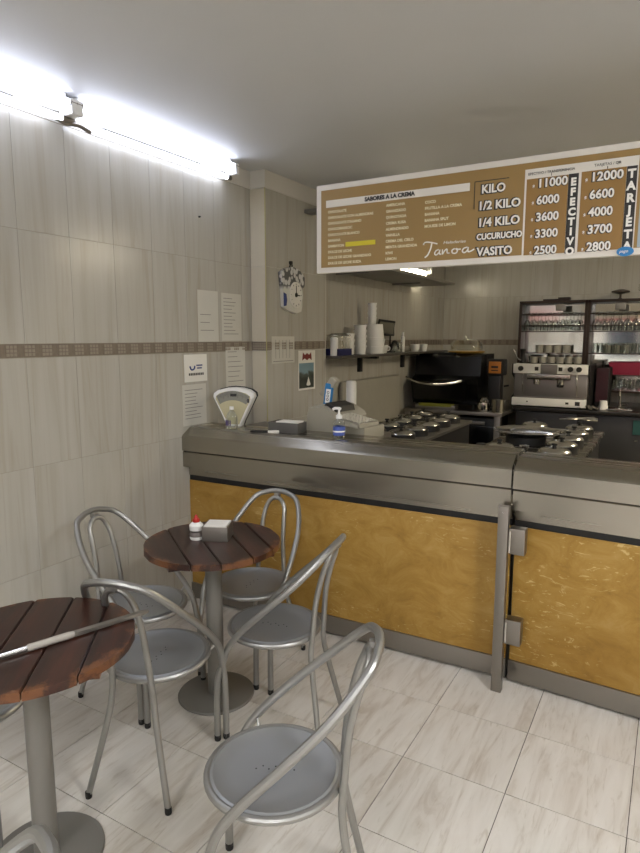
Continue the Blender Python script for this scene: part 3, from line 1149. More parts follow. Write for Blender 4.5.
A_ = math.radians(31)
zc = -0.06
outline = [(-0.055, 0.0), (0.055, 0.0), (0.068, 0.03), (0.165, 0.19), (0.160, 0.212), (0.125, 0.233), (0.065, 0.246), (0.0, 0.250),
           (-0.065, 0.246), (-0.125, 0.233), (-0.160, 0.212), (-0.165, 0.19), (-0.068, 0.03)]
bm = B(); prism(bm, outline, -0.03, 0.05, 'y')
es = [e for e in bm.edges if abs(e.verts[0].co.y - e.verts[1].co.y) < 1e-6 and e.verts[0].co.y < 0]
bmesh.ops.bevel(bm, geom=es, offset=0.008, segments=3, affect='EDGES')
mesh_obj('scale_head', bm, WHITE, t)
bm = B(); prism(bm, [(x * 1.03, z * 1.02) for x, z in outline], 0.05, 0.075, 'y')
mesh_obj('black_back', bm, BLACK, t)
bm = B(); prism(bm, [(x * 0.86, z * 0.86 + 0.014) for x, z in outline], -0.033, -0.028, 'y')
mesh_obj('cream_face', bm, plain('yellowed cream face', '#c6bd98', 0.35), t)
bm = B(); prism(bm, [(x, z - 0.0) for x, z in rot_poly(fan(0.225, 0.285, -0.50, 0.50), -0.055)], -0.034, -0.029, 'y')
dm = mesh_obj('dial_window', bm, plain('grey dial glass', '#8f8d82', 0.2), t)
bm = B()
for k in range(25):
    a = -0.46 + 0.92 * k / 24
    r = 0.258 if k % 4 else 0.245
    tube(bm, [(r * math.sin(a), -0.0345, r * math.cos(a) - 0.055), (0.28 * math.sin(a), -0.0345, 0.28 * math.cos(a) - 0.055)], 0.0008, 4)
mesh_obj('dial_ticks', bm, INK, dm)
bm = B(); box(bm, -0.02, 0.03, -0.038, -0.034, 0.195, 0.212)
mesh_obj('dial_mark', bm, INK, dm)
bm = B(); box(bm, 0.118, 0.132, -0.038, -0.034, 0.155, 0.18)
mesh_obj('dial_mark', bm, INK, dm)

# clear bottle
t = thing('clear_bottle', 'small clear plastic bottle with white cap in front of the retro scale', 'bottle', (0.285, 2.885, ZT))
t.scale = (0.9, 0.9, 1.0)
bm = B(); lathe(bm, [(0, 0.002), (0.036, 0.002), (0.038, 0.01), (0.038, 0.06), (0.036, 0.075), (0.022, 0.10), (0.013, 0.108), (0.013, 0.122)], 20)
mesh_obj('bottle_body', bm, GLASS, t)
bm = B(); lathe(bm, [(0, 0.135), (0.014, 0.134), (0.015, 0.116), (0.0, 0.116)], 16)
mesh_obj('cap', bm, WHITE, t)
bm = B()
for k in range(6):
    a = k * 0.25 - 2.4
    box(bm, 0.0384 * math.cos(a) - 0.003, 0.0384 * math.cos(a) + 0.003, 0.0384 * math.sin(a) - 0.002, 0.0384 * math.sin(a), 0.022, 0.055)
mesh_obj('bottle_print', bm, plain('violet print', '#55486d', 0.5), t)

# wallet and eraser-like folded paper
bm = B(); box(bm, -0.05, 0.05, -0.022, 0.022, 0, 0.008, 0.003)
tag(mesh_obj('phone', bm, BLACK, None, (0.50, 2.865, ZT), (0, 0, 0.3)), 'small black flat object lying on the counter left of the napkin tray', 'phone')
bm = B(); box(bm, -0.032, 0.032, -0.014, 0.014, 0, 0.012, 0.002)
tag(mesh_obj('folded_paper', bm, WHITEP, None, (0.585, 2.885, ZT), (0, 0, 0.7)), 'small white folded paper beside the grey napkin tray', 'paper')

# napkin tray
t = thing('napkin_tray', 'dark grey metal napkin tray with white napkins on the counter', 'napkin holder', (0.632, 2.960, ZT), math.radians(4))
t.scale = (0.84, 1.0, 1.0)
bm = B()
box(bm, -0.115, 0.115, -0.055, -0.051, 0, 0.058, 0.001)
box(bm, -0.115, 0.115, 0.051, 0.055, 0, 0.058, 0.001)
box(bm, -0.115, -0.111, -0.052, 0.052, 0, 0.058, 0.001)
box(bm, 0.111, 0.115, -0.052, 0.052, 0, 0.058, 0.001)
box(bm, -0.112, 0.112, -0.052, 0.052, 0, 0.004)
mesh_obj('tray', bm, plain('dark grey enamel', '#5a5854', 0.4), t)
bm = B()
for k in range(9):
    box(bm, -0.06, 0.10, -0.047, 0.047, 0.004 + k * 0.0066, 0.0098 + k * 0.0066, 0.002)
nk = mesh_obj('napkins', bm, WHITEP, t)
nk['kind'] = 'stuff'

# cash register with tilted display and keyboard
t = thing('cash_register', 'aged beige cash register with keyboard and tilted display on the counter', 'cash register', (0.84, 3.225, 1.0755), math.radians(-10))
t.scale = (0.88, 1.0, 0.80)
bm = B()
prism(bm, [(-0.17, 0.0), (-0.178, 0.03), (-0.175, 0.16), (-0.15, 0.205), (-0.09, 0.222), (-0.02, 0.215), (0.03, 0.185), (0.08, 0.155), (0.10, 0.14), (0.10, 0.0)], -0.14, 0.16, 'y')
es = [e for e in bm.edges if abs(e.verts[0].co.y - e.verts[1].co.y) < 1e-6]
bmesh.ops.bevel(bm, geom=es, offset=0.014, segments=3, affect='EDGES')
mesh_obj('housing', bm, BEIGE, t)
bm = B()
prism(bm, [(0.03, 0.10), (0.03, 0.155), (0.28, 0.115), (0.285, 0.09), (0.27, 0.08)], -0.15, 0.05, 'y')
es = [e for e in bm.edges if abs(e.verts[0].co.y - e.verts[1].co.y) < 1e-6]
bmesh.ops.bevel(bm, geom=es, offset=0.006, segments=2, affect='EDGES')
kb = mesh_obj('keyboard', bm, BEIGE, t)
bm = B()
box(bm, 0.10, 0.285, -0.10, 0.10, 0.0, 0.085, 0.006)
mesh_obj('cash_drawer', bm, BEIGE, t)
bm = B()
for i in range(8):
    for j in range(5):
        x = 0.065 + i * 0.026
        box(bm, x, x + 0.019, -0.13 + j * 0.034, -0.106 + j * 0.034, 0.150 - i * 0.0042, 0.160 - i * 0.0042, 0.002)
kk = mesh_obj('keys', bm, plain('pale grey keys', '#c2bdae', 0.5), kb)
kk['kind'] = 'stuff'
bm = B(); prism(bm, [(-0.055, 0.212), (-0.03, 0.24), (0.045, 0.215), (0.055, 0.175), (0.0, 0.20)], -0.10, 0.08, 'y')
mesh_obj('paper_slot_cover', bm, INK, t)
bm = B()
tube(bm, [(-0.135, 0.03, 0.18), (-0.150, 0.03, 0.285)], 0.016, 12)
mesh_obj('display_stalk', bm, INK, t)
bm = B(); box(bm, -0.09, 0.09, -0.025, 0.025, -0.032, 0.032, 0.012, mat=Matrix.Translation((-0.120, 0.03, 0.335)) @ Matrix.Rotation(math.radians(-52), 4, 'Y'))
mesh_obj('customer_display', bm, BEIGE, t)

# blue and white pack standing on the register
t = thing('card_terminal', 'upright blue and white card terminal leaning behind the cash register', 'card reader', (0.735, 3.25, 1.232), math.radians(8))
t.scale = (0.85, 0.85, 0.85)
bm = B(); box(bm, -0.030, 0.030, -0.012, 0.012, 0, 0.165, 0.005, mat=Matrix.Rotation(0.12, 4, 'Y'))
b_ = mesh_obj('blue_case', bm, CYAN, t)
bm = B(); box(bm, -0.018, 0.018, -0.0135, -0.011, 0.025, 0.125, 0.001, mat=Matrix.Rotation(0.12, 4, 'Y'))
mesh_obj('white_face', bm, WHITE, t)
bm = B()
for z in (0.05, 0.075, 0.10):
    tube(bm, smoothpts([(-0.008 + z * 0.12, -0.0145, z), (z * 0.12, -0.0145, z + 0.009), (0.008 + z * 0.12, -0.0145, z), (z * 0.12, -0.0145, z - 0.009)], 4, True), 0.0018, 6, True)
mesh_obj('face_print', bm, INK, t)

# sanitiser pump bottle
t = thing('pump_bottle', 'clear hand sanitiser bottle with blue label and white pump on the counter', 'bottle', (1.005, 2.900, ZT))
bm = B(); lathe(bm, [(0, 0.002), (0.030, 0.002), (0.033, 0.01), (0.033, 0.085), (0.028, 0.098), (0.014, 0.108), (0.013, 0.115)], 20)
mesh_obj('bottle_body', bm, GLASS, t)
bm = B(); lathe(bm, [(0.0336, 0.018), (0.0336, 0.066)], 20)
mesh_obj('blue_label', bm, plain('blue label', '#4c62b0', 0.4), t)
bm = B(); lathe(bm, [(0.0342, 0.036), (0.0342, 0.044)], 20)
mesh_obj('white_label_stripe', bm, WHITE, t)
bm = B(); lathe(bm, [(0, 0.108), (0.017, 0.108), (0.017, 0.124), (0.008, 0.132), (0.0055, 0.136), (0.0055, 0.158), (0, 0.158)], 16)
tube(bm, smoothpts([(0.01, 0.0, 0.160), (0.0, 0.0, 0.163), (-0.02, -0.006, 0.163), (-0.034, -0.01, 0.156)], 4), 0.0075, 8)
mesh_obj('pump', bm, WHITE, t)

# ------------------------------------------------------------------ ice cream stations behind the counter
ST2 = m_steel('worn steel lid', '#c4c2bb', 0.2, (8, 8, 8), 0.1)


def lid_mesh(r):
    bm = B()
    lathe(bm, [(r, 0.0), (r * 1.05, 0.004), (r * 1.02, 0.010), (r * 0.85, 0.021), (r * 0.5, 0.029), (0, 0.032)], 24)
    return bm


def tub(x, y, z, r, label, src=[None]):
    if src[0] is None or abs(src[0][1] - r) > 1e-6:
        t = thing('ice_cream_tub', label, 'tub', (x, y, z), 0, 'round ice cream tubs with domed lids')
        bm = B(); lathe(bm, [(0, 0), (r * 0.97, 0.0), (r * 0.97, 0.045), (r * 0.9, 0.045)], 24)
        mesh_obj('tub_collar', bm, DARK, t)
        bm = lid_mesh(r * 0.9)
        bmesh.ops.translate(bm, vec=(0, 0, 0.045), verts=bm.verts[:])
        ld = mesh_obj('lid', bm, ST2, t)
        bm = B(); lathe(bm, [(0, 0.076), (0.010, 0.076), (0.010, 0.084), (0.017, 0.087), (0.017, 0.095), (0, 0.097)], 14)
        mesh_obj('knob', bm, BLACK, ld)
        src[0] = (t, r)
        return t
    return dup(src[0][0], (x, y, z), random.random(), label)


t = thing('ice_cream_cabinet', 'dark ice cream tub cabinet along the left kitchen wall', 'cabinet', (0, 0, 0))
bm = B(); box(bm, 0.50, 1.03, 3.86, 5.28, 0.0, 0.90, 0.006)
mesh_obj('body', bm, DARK, t)
bm = B(); box(bm, 0.48, 1.05, 3.84, 5.30, 0.90, 0.925, 0.005)
mesh_obj('steel_top', bm, STEELD, t)
ordn = ['first', 'second', 'third', 'fourth', 'fifth']
for i in range(5):
    tub(0.905, 4.02 + i * 0.262, 0.925, 0.105, 'domed steel lid tub of the left cabinet, right row, %s from the counter' % ordn[i])
for i in range(5):
    tub(0.645, 4.10 + i * 0.262, 0.925, 0.105, 'domed steel lid tub of the left cabinet, left row, %s from the counter' % ordn[i])

t = thing('ice_cream_cabinet', 'steel-topped ice cream cabinet standing in the middle behind the counter joint', 'cabinet', (0, 0, 0))
bm = B(); box(bm, 1.52, 2.10, 3.62, 5.06, 0.0, 0.91, 0.006)
mesh_obj('body', bm, DARK, t)
bm = B(); box(bm, 1.49, 2.13, 3.60, 5.09, 0.91, 0.935, 0.005)
mesh_obj('steel_top', bm, STEEL, t)
sp2 = [(1.98, 3.76), (1.98, 4.03), (1.98, 4.30), (1.98, 4.57), (1.98, 4.84), (1.66, 3.76), (1.66, 4.84)]
wn = ['nearest the counter in the right row', 'second in the right row', 'third in the right row', 'fourth in the right row', 'farthest in the right row',
      'in front of the large platter', 'behind the large platter']
for (x, y), s in zip(sp2, wn):
    tub(x, y, 0.935, 0.100, 'domed steel lid tub of the middle cabinet, %s' % s)
t = thing('round_platter', 'large round steel platter on a black stand on the middle cabinet', 'platter', (1.71, 4.28, 0.935))
bm = B(); lathe(bm, [(0, 0), (0.13, 0), (0.13, 0.05), (0.15, 0.06), (0, 0.06)], 32)
mesh_obj('stand', bm, BLACK, t)
bm = B(); lathe(bm, [(0, 0.065), (0.14, 0.063), (0.19, 0.075), (0.215, 0.088), (0.212, 0.092), (0.185, 0.082), (0.14, 0.073), (0, 0.075)], 40)
mesh_obj('platter_dish', bm, CHROME, t)
bm = B(); tube(bm, smoothpts([(-0.10, 0, 0.08), (-0.06, 0, 0.095), (0.06, 0, 0.095), (0.10, 0, 0.08)]), 0.006, 8)
mesh_obj('platter_handle', bm, CHROME, t)
for i, (x, y, s) in enumerate([(1.555, 3.74, 'left'), (1.80, 3.80, 'right')]):
    bm = B(); lathe(bm, [(0, 0), (0.022, 0), (0.022, 0.05), (0.03, 0.056), (0.03, 0.064), (0, 0.068)], 16)
    tag(mesh_obj('scoop_pot', bm, INK if i == 0 else CHROME, None, (x, y, 0.935)),
        ['small black knob-topped pot at the near left corner of the middle cabinet', 'small steel pot between the lids at the near edge of the middle cabinet'][i], 'pot')
t = thing('serving_tongs', 'crossed steel serving tongs lying over the right row of lids', 'tongs', (1.98, 4.70, 1.066), 0.5)
bm = B()
tube(bm, [(-0.13, 0, 0), (0.0, 0.012, 0.006), (0.13, 0.03, 0)], [0.004, 0.006, 0.014], 8)
tube(bm, [(-0.13, 0, 0), (0.0, -0.012, 0.006), (0.13, -0.03, 0)], [0.004, 0.006, 0.014], 8)
mesh_obj('tong_arms', bm, CHROME, t)

# ------------------------------------------------------------------ left kitchen wall: pipe, panel, shelves
bm = B(); lathe(bm, [(0, 0), (0.043, 0), (0.043, 0.36), (0.036, 0.375), (0, 0.38)], 20)
for v in bm.verts:
    pass
tag(mesh_obj('cup_dispenser', bm, WHITE, None, (0.29, 4.44, 0.925)), 'tall white cylinder standing behind the cash register', 'dispenser')
bm = B(); box(bm, 0.20, 0.46, 4.36, 4.56, 0.0, 0.925, 0.004)
tag(mesh_obj('side_cabinet', bm, DARK), 'narrow dark cabinet carrying the tall white cylinder', 'cabinet')
bm = B(); box(bm, 0.003, 0.05, 4.75, 6.05, 0.55, 1.26, 0.03)
tag(mesh_obj('wall_panel', bm, plain('grey beige panel', '#a8a498', 0.5)), 'large rounded grey-beige panel on the left kitchen wall', 'panel')

t = thing('wall_shelf', 'dark narrow shelf with crockery on the left kitchen wall', 'shelf', (0, 0, 0))
bm = B(); box(bm, 0.002, 0.26, 4.33, 6.95, 1.478, 1.50, 0.002)
mesh_obj('shelf_board', bm, plain('dark brown shelf board', '#4b463e', 0.35), t)
for y in (5.15, 6.18):
    bm = B(); box(bm, 0.002, 0.03, y - 0.03, y + 0.03, 1.33, 1.478, 0.002)
    box(bm, 0.002, 0.20, y - 0.02, y + 0.02, 1.455, 1.478)
    mesh_obj('shelf_bracket', bm, BLACK, t)
t = thing('high_shelf', 'long grey high shelf on the left kitchen wall behind the price board', 'shelf', (0, 0, 0))
bm = B(); box(bm, 0.002, 0.49, 4.33, 6.42, 2.19, 2.215, 0.002)
mesh_obj('shelf_board', bm, plain('grey board', '#8a867d', 0.5), t)
for y in (4.7, 5.9):
    bm = B(); box(bm, 0.002, 0.30, y, y + 0.02, 2.175, 2.19)
    mesh_obj('shelf_bracket', bm, POLEM, t)
bm = B(); box(bm, PX + 0.001, PX + 0.9, 3.99, 4.10, 2.55, 2.575, 0.002)
tag(mesh_obj('hanging_rail', bm, POLEM), 'short grey rail fixed high on the pilaster beside the price board', 'rail')

# crockery on the wall shelf (z = 1.50)
ZS = 1.5005


def cupstack(x, y, n, r, pitch, label, name='cup_stack', h=None):
    h = h or pitch * 1.6
    for k in range(n):
        bm = B(); lathe(bm, [(0, 0), (r * 0.80, 0), (r * 0.92, h * 0.84), (r * 1.06, h * 0.85), (r * 1.06, h), (r * 0.94, h), (r * 0.78, 0.004), (0, 0.004)], 20)
        where = 'topmost' if k == n - 1 else ('lowest' if k == 0 else ordn[k] + ' from the bottom')
        tag(mesh_obj('paper_cup', bm, WHITE, None, (x, y, ZS + k * pitch)), '%s, %s' % (label, where), 'cup', label)


cupstack(0.10, 4.755, 3, 0.055, 0.05, 'white cups in the short stack beside the blue box')
cupstack(0.13, 4.92, 5, 0.058, 0.045, 'white bowls in the middle stack on the wall shelf', h=0.075)
for k, (h, r) in enumerate([(0.065, 0.108), (0.065, 0.106), (0.135, 0.098)]):
    z = [0, 0.0655, 0.131][k]
    bm = B(); lathe(bm, [(0, 0), (r * 0.9, 0), (r * 0.98, h * 0.8), (r, h * 0.82), (r, h), (0, h)] if k < 2 else [(0, 0), (r, 0), (r, 0.015), (r * 0.97, 0.018), (r * 0.84, h), (0, h)], 28)
    tag(mesh_obj('ice_cream_pot', bm, WHITE, None, (0.13, 5.20, ZS + z)),
        'large white foam pot, %s of the wide stack on the wall shelf' % ['lowest', 'middle one', 'topmost'][k], 'pot', 'wide white foam pots on the wall shelf')
for k in range(4):
    bm = B(); lathe(bm, [(0, 0), (0.034, 0), (0.041, 0.058), (0.043, 0.06), (0.043, 0.064), (0, 0.064)], 18)
    tag(mesh_obj('paper_cup', bm, WHITE, None, (0.13, 5.16, ZS + 0.2665 + k * 0.042)), 'small white cup in the tall thin stack on the large pots, %s' %
        ['lowest', 'second from the bottom', 'third from the bottom', 'topmost'][k], 'cup', 'small cups stacked on the large pots')
# blue box with a dish rack
t = thing('blue_crate', 'navy blue open box with silver wire basket at the near end of the wall shelf', 'box', (0.14, 4.50, ZS))
bm = B()
box(bm, -0.06, 0.06, -0.12, 0.12, 0, 0.006, 0.002)
for a in ((-0.06, -0.054, -0.12, 0.12), (0.054, 0.06, -0.12, 0.12), (-0.06, 0.06, -0.12, -0.114), (-0.06, 0.06, 0.114, 0.12)):
    box(bm, a[0], a[1], a[2], a[3], 0, 0.055)
mesh_obj('crate_box', bm, BLUE, t)
bm = B()
for k in range(9):
    y = -0.10 + k * 0.025
    tube(bm, smoothpts([(-0.05, y, 0.012), (-0.045, y, 0.16), (0.045, y, 0.16), (0.05, y, 0.012)], 3), 0.003, 6)
tube(bm, smoothpts([(-0.05, -0.11, 0.165), (-0.05, 0.11, 0.165), (0.05, 0.11, 0.165), (0.05, -0.11, 0.165)], 3, True), 0.005, 6, True)
mesh_obj('wire_basket', bm, CHROME, t)
bm = B(); lathe(bm, [(0, 0), (0.03, 0), (0.032, 0.14), (0.018, 0.15), (0, 0.15)], 16)
tag(mesh_obj('white_jar', bm, WHITE, None, (0.16, 4.385, ZS)), 'white jar at the very end of the wall shelf by the pilaster', 'jar')
# black framed stand
t = thing('framed_stand', 'black framed glass holder standing behind gadgets on the wall shelf', 'frame', (0.06, 5.62, ZS), 0)
bm = B(); tube(bm, [(0, -0.22, 0.18), (0, 0.20, 0.17), (0, 0.22, 0.30), (0, -0.14, 0.31)], 0.012, 8, True)
mesh_obj('frame_tube', bm, BLACK, t)
bm = B(); prism(bm, [(-0.205, 0.19), (0.19, 0.18), (0.205, 0.29), (-0.135, 0.30)], -0.003, 0.003, 'x')
mesh_obj('frame_glass', bm, plain('grey glass sheet', '#777467', 0.2), t)
bm = B()
tube(bm, [(0, -0.1, 0.0), (0, -0.1, 0.175)], 0.008, 8)
tube(bm, [(0, 0.12, 0.0), (0, 0.12, 0.175)], 0.008, 8)
box(bm, -0.04, 0.04, -0.14, 0.16, 0, 0.01)
mesh_obj('frame_feet', bm, BLACK, t)
t = thing('coffee_grinder_hand', 'small clear and black handled gadget on the wall shelf', 'gadget', (0.17, 5.62, ZS))
t.name = 'hand_mixer'
bm = B(); tube(bm, smoothpts([(0, -0.12, 0.03), (0, -0.05, 0.10), (0, 0.04, 0.09), (0, 0.10, 0.03)], 5), 0.014, 8)
mesh_obj('black_arm', bm, BLACK, t)
bm = B(); lathe(bm, [(0, 0), (0.05, 0), (0.055, 0.02), (0.05, 0.10), (0.045, 0.10), (0.045, 0.01)], 20, (0, 0.03, 0))
mesh_obj('glass_cup', bm, GLASS, t)
bm = B(); lathe(bm, [(0, 0), (0.02, 0), (0.02, 0.15), (0.012, 0.16), (0.012, 0.20), (0, 0.2)], 14)
tag(mesh_obj('white_bottle', bm, WHITE, None, (0.16, 5.83, ZS)), 'slim white bottle on the wall shelf right of the gadgets', 'bottle')
for k, (x, y) in enumerate([(0.15, 5.38), (0.19, 6.10), (0.13, 6.22), (0.19, 6.34), (0.13, 6.46)]):
    tt = thing('coffee_cup', ['small white cup beside the wide foam pots', 'white coffee cup, first of the row at the far shelf end',
                              'white coffee cup, second of the row at the far shelf end', 'white coffee cup, third of the row at the far shelf end',
                              'white coffee cup, last of the row at the far shelf end'][k], 'cup', (x, y, ZS), k * 1.3, 'white coffee cups on the wall shelf')
    bm = B(); lathe(bm, [(0, 0), (0.03, 0), (0.042, 0.05), (0.044, 0.075), (0.041, 0.075), (0.03, 0.008), (0, 0.006)], 18)
    mesh_obj('cup_bowl', bm, WHITE, tt)
    bm = B(); tube(bm, smoothpts([(0.040, 0, 0.06), (0.064, 0, 0.055), (0.062, 0, 0.03), (0.036, 0, 0.022)], 4), 0.005, 6)
    mesh_obj('handle', bm, WHITE, tt)

# ------------------------------------------------------------------ work bench with oven in the far left corner
t = thing('steel_bench', 'stainless work bench in the far left corner under the black oven', 'bench', (0, 0, 0))
bm = B(); box(bm, 0.05, 1.10, 6.15, 7.50, 0.86, 0.895, 0.004)
mesh_obj('bench_top', bm, STEELD, t)
for x in (0.09, 1.05):
    for y in (6.20, 7.45):
        bm = B(); box(bm, x - 0.03, x + 0.03, y - 0.03, y + 0.03, 0.0, 0.86, 0.003)
        mesh_obj('leg', bm, STEELD, t)
bm = B(); box(bm, 0.06, 1.08, 6.2, 7.48, 0.22, 0.24, 0.002)
mesh_obj('lower_shelf', bm, STEELD, t)
t = thing('under_bench_fridge', 'black refrigerator under the steel bench', 'fridge', (0.60, 6.27, 0.24))
bm = B(); box(bm, 0, 0.40, 0.02, 0.6, 0, 0.58, 0.008)
mesh_obj('body', bm, DARK, t)
bm = B(); box(bm, 0.005, 0.395, 0.0, 0.02, 0.01, 0.50, 0.008)
mesh_obj('door', bm, BLACKG, t)
bm = B(); box(bm, 0.10, 0.30, -0.012, 0.018, 0.515, 0.545, 0.003)
mesh_obj('handle', bm, STEELD, t)

t = thing('black_oven', 'large black countertop oven with curved steel handle', 'oven', (0.07, 6.30, 0.945))
bm = B()
prism(bm, [(0.02, 0.0), (-0.04, 0.22), (-0.02, 0.26), (0.06, 0.30), (0.09, 0.50), (0.14, 0.525), (0.60, 0.525), (0.62, 0.0)], 0.02, 0.74, 'x')
mesh_obj('oven_body', bm, BLACKG, t)
bm = B(); prism(bm, [(-0.045, 0.04), (-0.10, 0.245), (-0.08, 0.265), (-0.035, 0.255), (0.02, 0.04)], 0.06, 0.62, 'x')
dr = mesh_obj('oven_door', bm, BLACKG, t)
bm = B(); tube(bm, smoothpts([(-0.02, -0.10, 0.285), (0.03, -0.125, 0.262), (0.18, -0.15, 0.225), (0.36, -0.155, 0.215), (0.52, -0.145, 0.235), (0.60, -0.12, 0.26)], 5), 0.011, 8)
mesh_obj('handle', bm, CHROME, dr)
bm = B()
for x in (0.05, 0.68):
    for y in (0.06, 0.55):
        lathe(bm, [(0, -0.05), (0.02, -0.05), (0.02, 0.0), (0, 0.0)], 12, (x, y, 0))
mesh_obj('feet', bm, INK, t)
bm = B(); tube(bm, [(0.25, 0.16, 0.53), (0.45, 0.16, 0.53)], 0.012, 8)
mesh_obj('chimney_bar', bm, BLACK, t)
# tray under the front of the oven
bm = B(); box(bm, 0, 0.44, 0, 0.10, 0, 0.045, 0.008)
box(bm, 0.04, 0.40, -0.002, 0.098, 0.03, 0.055, mi=1)
tag(mesh_obj('food_tray', bm, [STEELD, plain('olive green cloth', '#8a8a2c', 0.8)], None, (0.17, 6.18, 0.8955)), 'shallow steel tray with green cloth under the oven front', 'tray')
# cake dome on the oven
t = thing('cake_dome', 'clear cake dome on a yellow plate on top of the oven', 'cake stand', (0.58, 6.62, 1.4755))
bm = B(); lathe(bm, [(0, 0), (0.17, 0.0), (0.195, 0.016), (0.195, 0.024), (0, 0.024)], 32)
mesh_obj('plate', bm, plain('amber plate', '#b2892b', 0.35), t)
bm = B(); lathe(bm, [(0.17, 0.026), (0.168, 0.10), (0.14, 0.14), (0.05, 0.155), (0.012, 0.157), (0.012, 0.175), (0.018, 0.185), (0, 0.19)], 32)
mesh_obj('dome', bm, GLASS, t)
# coffee grinder
t = thing('coffee_grinder', 'black coffee grinder with orange square panel beside the oven', 'grinder', (0.955, 6.36, 0.8955))
bm = B(); box(bm, -0.10, 0.08, 0.0, 0.20, 0.0, 0.025, 0.006)
box(bm, -0.08, 0.05, 0.07, 0.20, 0.025, 0.38, 0.012)
mesh_obj('grinder_body', bm, DARK, t)
bm = B(); box(bm, -0.09, 0.09, 0.02, 0.18, 0.36, 0.53, 0.02)
mesh_obj('grinder_head', bm, BLACK, t)
bm = B(); box(bm, -0.062, 0.062, 0.012, 0.022, 0.385, 0.505, 0.003)
pn = mesh_obj('orange_panel', bm, plain('orange panel', '#c0782a', 0.4), t)
bm = B(); box(bm, -0.035, 0.035, 0.008, 0.013, 0.44, 0.46)
box(bm, -0.035, 0.035, 0.008, 0.013, 0.41, 0.42)
mesh_obj('panel_marks', bm, INK, pn)
bm = B(); tube(bm, [(0.08, 0.1, 0.25), (0.13, 0.1, 0.26)], 0.01, 8)
mesh_obj('lever', bm, BLACK, t)
bm = B(); lathe(bm, [(0, 0), (0.06, 0), (0.068, 0.03), (0.06, 0.09), (0.045, 0.10), (0.045, 0.12), (0.03, 0.14), (0, 0.145)], 24)
tag(mesh_obj('steel_kettle', bm, CHROME, None, (0.885, 6.265, 0.8955)), 'small steel kettle in front of the coffee grinder', 'kettle')
bm = B(); lathe(bm, [(0, 0), (0.065, 0), (0.068, 0.13), (0.062, 0.13), (0.06, 0.01), (0, 0.01)], 24)
tag(mesh_obj('steel_jug', bm, STEEL, None, (1.035, 6.255, 0.8955)), 'open steel jug at the right end of the bench', 'jug')

# ------------------------------------------------------------------ back bar counter, espresso machine, shelving
t = thing('back_counter', 'dark back bar counter under the espresso machine', 'counter', (0, 0, 0))
bm = B(); box(bm, 1.12, X1 - 0.02, 6.50, Y1 - 0.01, 0.905, 0.935, 0.004)
mesh_obj('worktop', bm, plain('dark stone worktop', '#2d2a27', 0.3), t)
bm = B(); box(bm, 1.14, X1 - 0.04, 6.58, Y1 - 0.03, 0.0, 0.905)
mesh_obj('carcass', bm, DARK, t)
for k in range(6):
    x0 = 1.15 + k * 0.60
    bm = B(); box(bm, x0, x0 + 0.59, 6.56, 6.58, 0.08, 0.88, 0.002)
    dd = mesh_obj('door', bm, plain('charcoal door', '#2a2928', 0.4), t)
    bm = B(); tube(bm, [(x0 + 0.52, 6.545, 0.66), (x0 + 0.55, 6.54, 0.665)], 0.006, 8)
    mesh_obj('handle', bm, CHROME, dd)
bm = B(); box(bm, 2.25, 2.50, 6.546, 6.56, 0.72, 0.86, 0.003)
tag(mesh_obj('teal_cloth', bm, plain('teal cloth', '#24504d', 0.8)), 'teal cloth hanging on the back bar door at the right edge', 'cloth')

EM = thing('espresso_machine', 'white and steel two-group espresso machine on the back counter', 'coffee machine', (1.10, 6.60, 0.9355))
bm = B(); box(bm, 0.0, 0.72, 0.02, 0.50, 0.03, 0.40, 0.008)
mesh_obj('housing', bm, STEELD, EM)
for xa in (-0.016, 0.72):
    bm = B(); prism(bm, [(0.0, 0.02), (0.0, 0.10), (0.11, 0.13), (0.09, 0.28), (-0.02, 0.33), (-0.02, 0.44), (0.50, 0.44), (0.50, 0.02)], xa, xa + 0.016, 'x')
    mesh_obj('side_panel', bm, BLACK, EM)
bm = B(); box(bm, 0.0, 0.72, -0.06, 0.02, 0.015, 0.095, 0.005)
lp = mesh_obj('drip_front', bm, WHITE, EM)
bm = B(); box(bm, 0.62, 0.665, -0.064, -0.059, 0.035, 0.075, 0.001)
box(bm, 0.15, 0.165, -0.064, -0.059, 0.05, 0.062)
box(bm, 0.53, 0.56, -0.064, -0.059, 0.045, 0.065)
mesh_obj('switches', bm, INK, lp)
bm = B(); box(bm, 0.0, 0.72, -0.05, 0.10, 0.345, 0.44, 0.006)
up_p = mesh_obj('upper_front', bm, WHITE, EM)
bm = B()
for x in (0.08, 0.56, 0.64):
    tube(bm, [(x, -0.05, 0.395), (x, -0.075, 0.395)], 0.026, 14)
mesh_obj('knobs', bm, INK, up_p)
bm = B()
for x in (0.235, 0.465):
    box(bm, x - 0.018, x + 0.018, -0.054, -0.049, 0.375, 0.413, 0.001)
mesh_obj('buttons', bm, INK, up_p)
bm = B(); box(bm, 0.275, 0.435, -0.054, -0.049, 0.345, 0.44, 0.001)
mesh_obj('grey_badge', bm, STEELD, up_p)
bm = B(); box(bm, 0.14, 0.56, -0.055, 0.05, 0.285, 0.34, 0.004)
mesh_obj('group_cover', bm, STEEL, EM)
bm = B(); box(bm, 0.0, 0.72, 0.06, 0.07, 0.09, 0.30)
mesh_obj('backsplash', bm, CHROME, EM)
for x in (0.235, 0.465):
    bm = B(); lathe(bm, [(0, 0.235), (0.035, 0.235), (0.035, 0.285), (0, 0.285)], 20, (x, -0.01, 0))
    g = mesh_obj('group_head', bm, CHROME, EM)
    if x > 0.3:
        bm = B(); tube(bm, [(x, -0.03, 0.248), (x, -0.15, 0.235)], 0.014, 10)
        lathe(bm, [(0, 0.205), (0.03, 0.21), (0.037, 0.235), (0, 0.235)], 20, (x, -0.01, 0))
        mesh_obj('portafilter', bm, BLACK, g)
bm = B()
for x in (0.10, 0.62):
    tube(bm, smoothpts([(x, -0.03, 0.345), (x + 0.005, -0.06, 0.25), (x + 0.01, -0.05, 0.13)], 4), 0.006, 8)
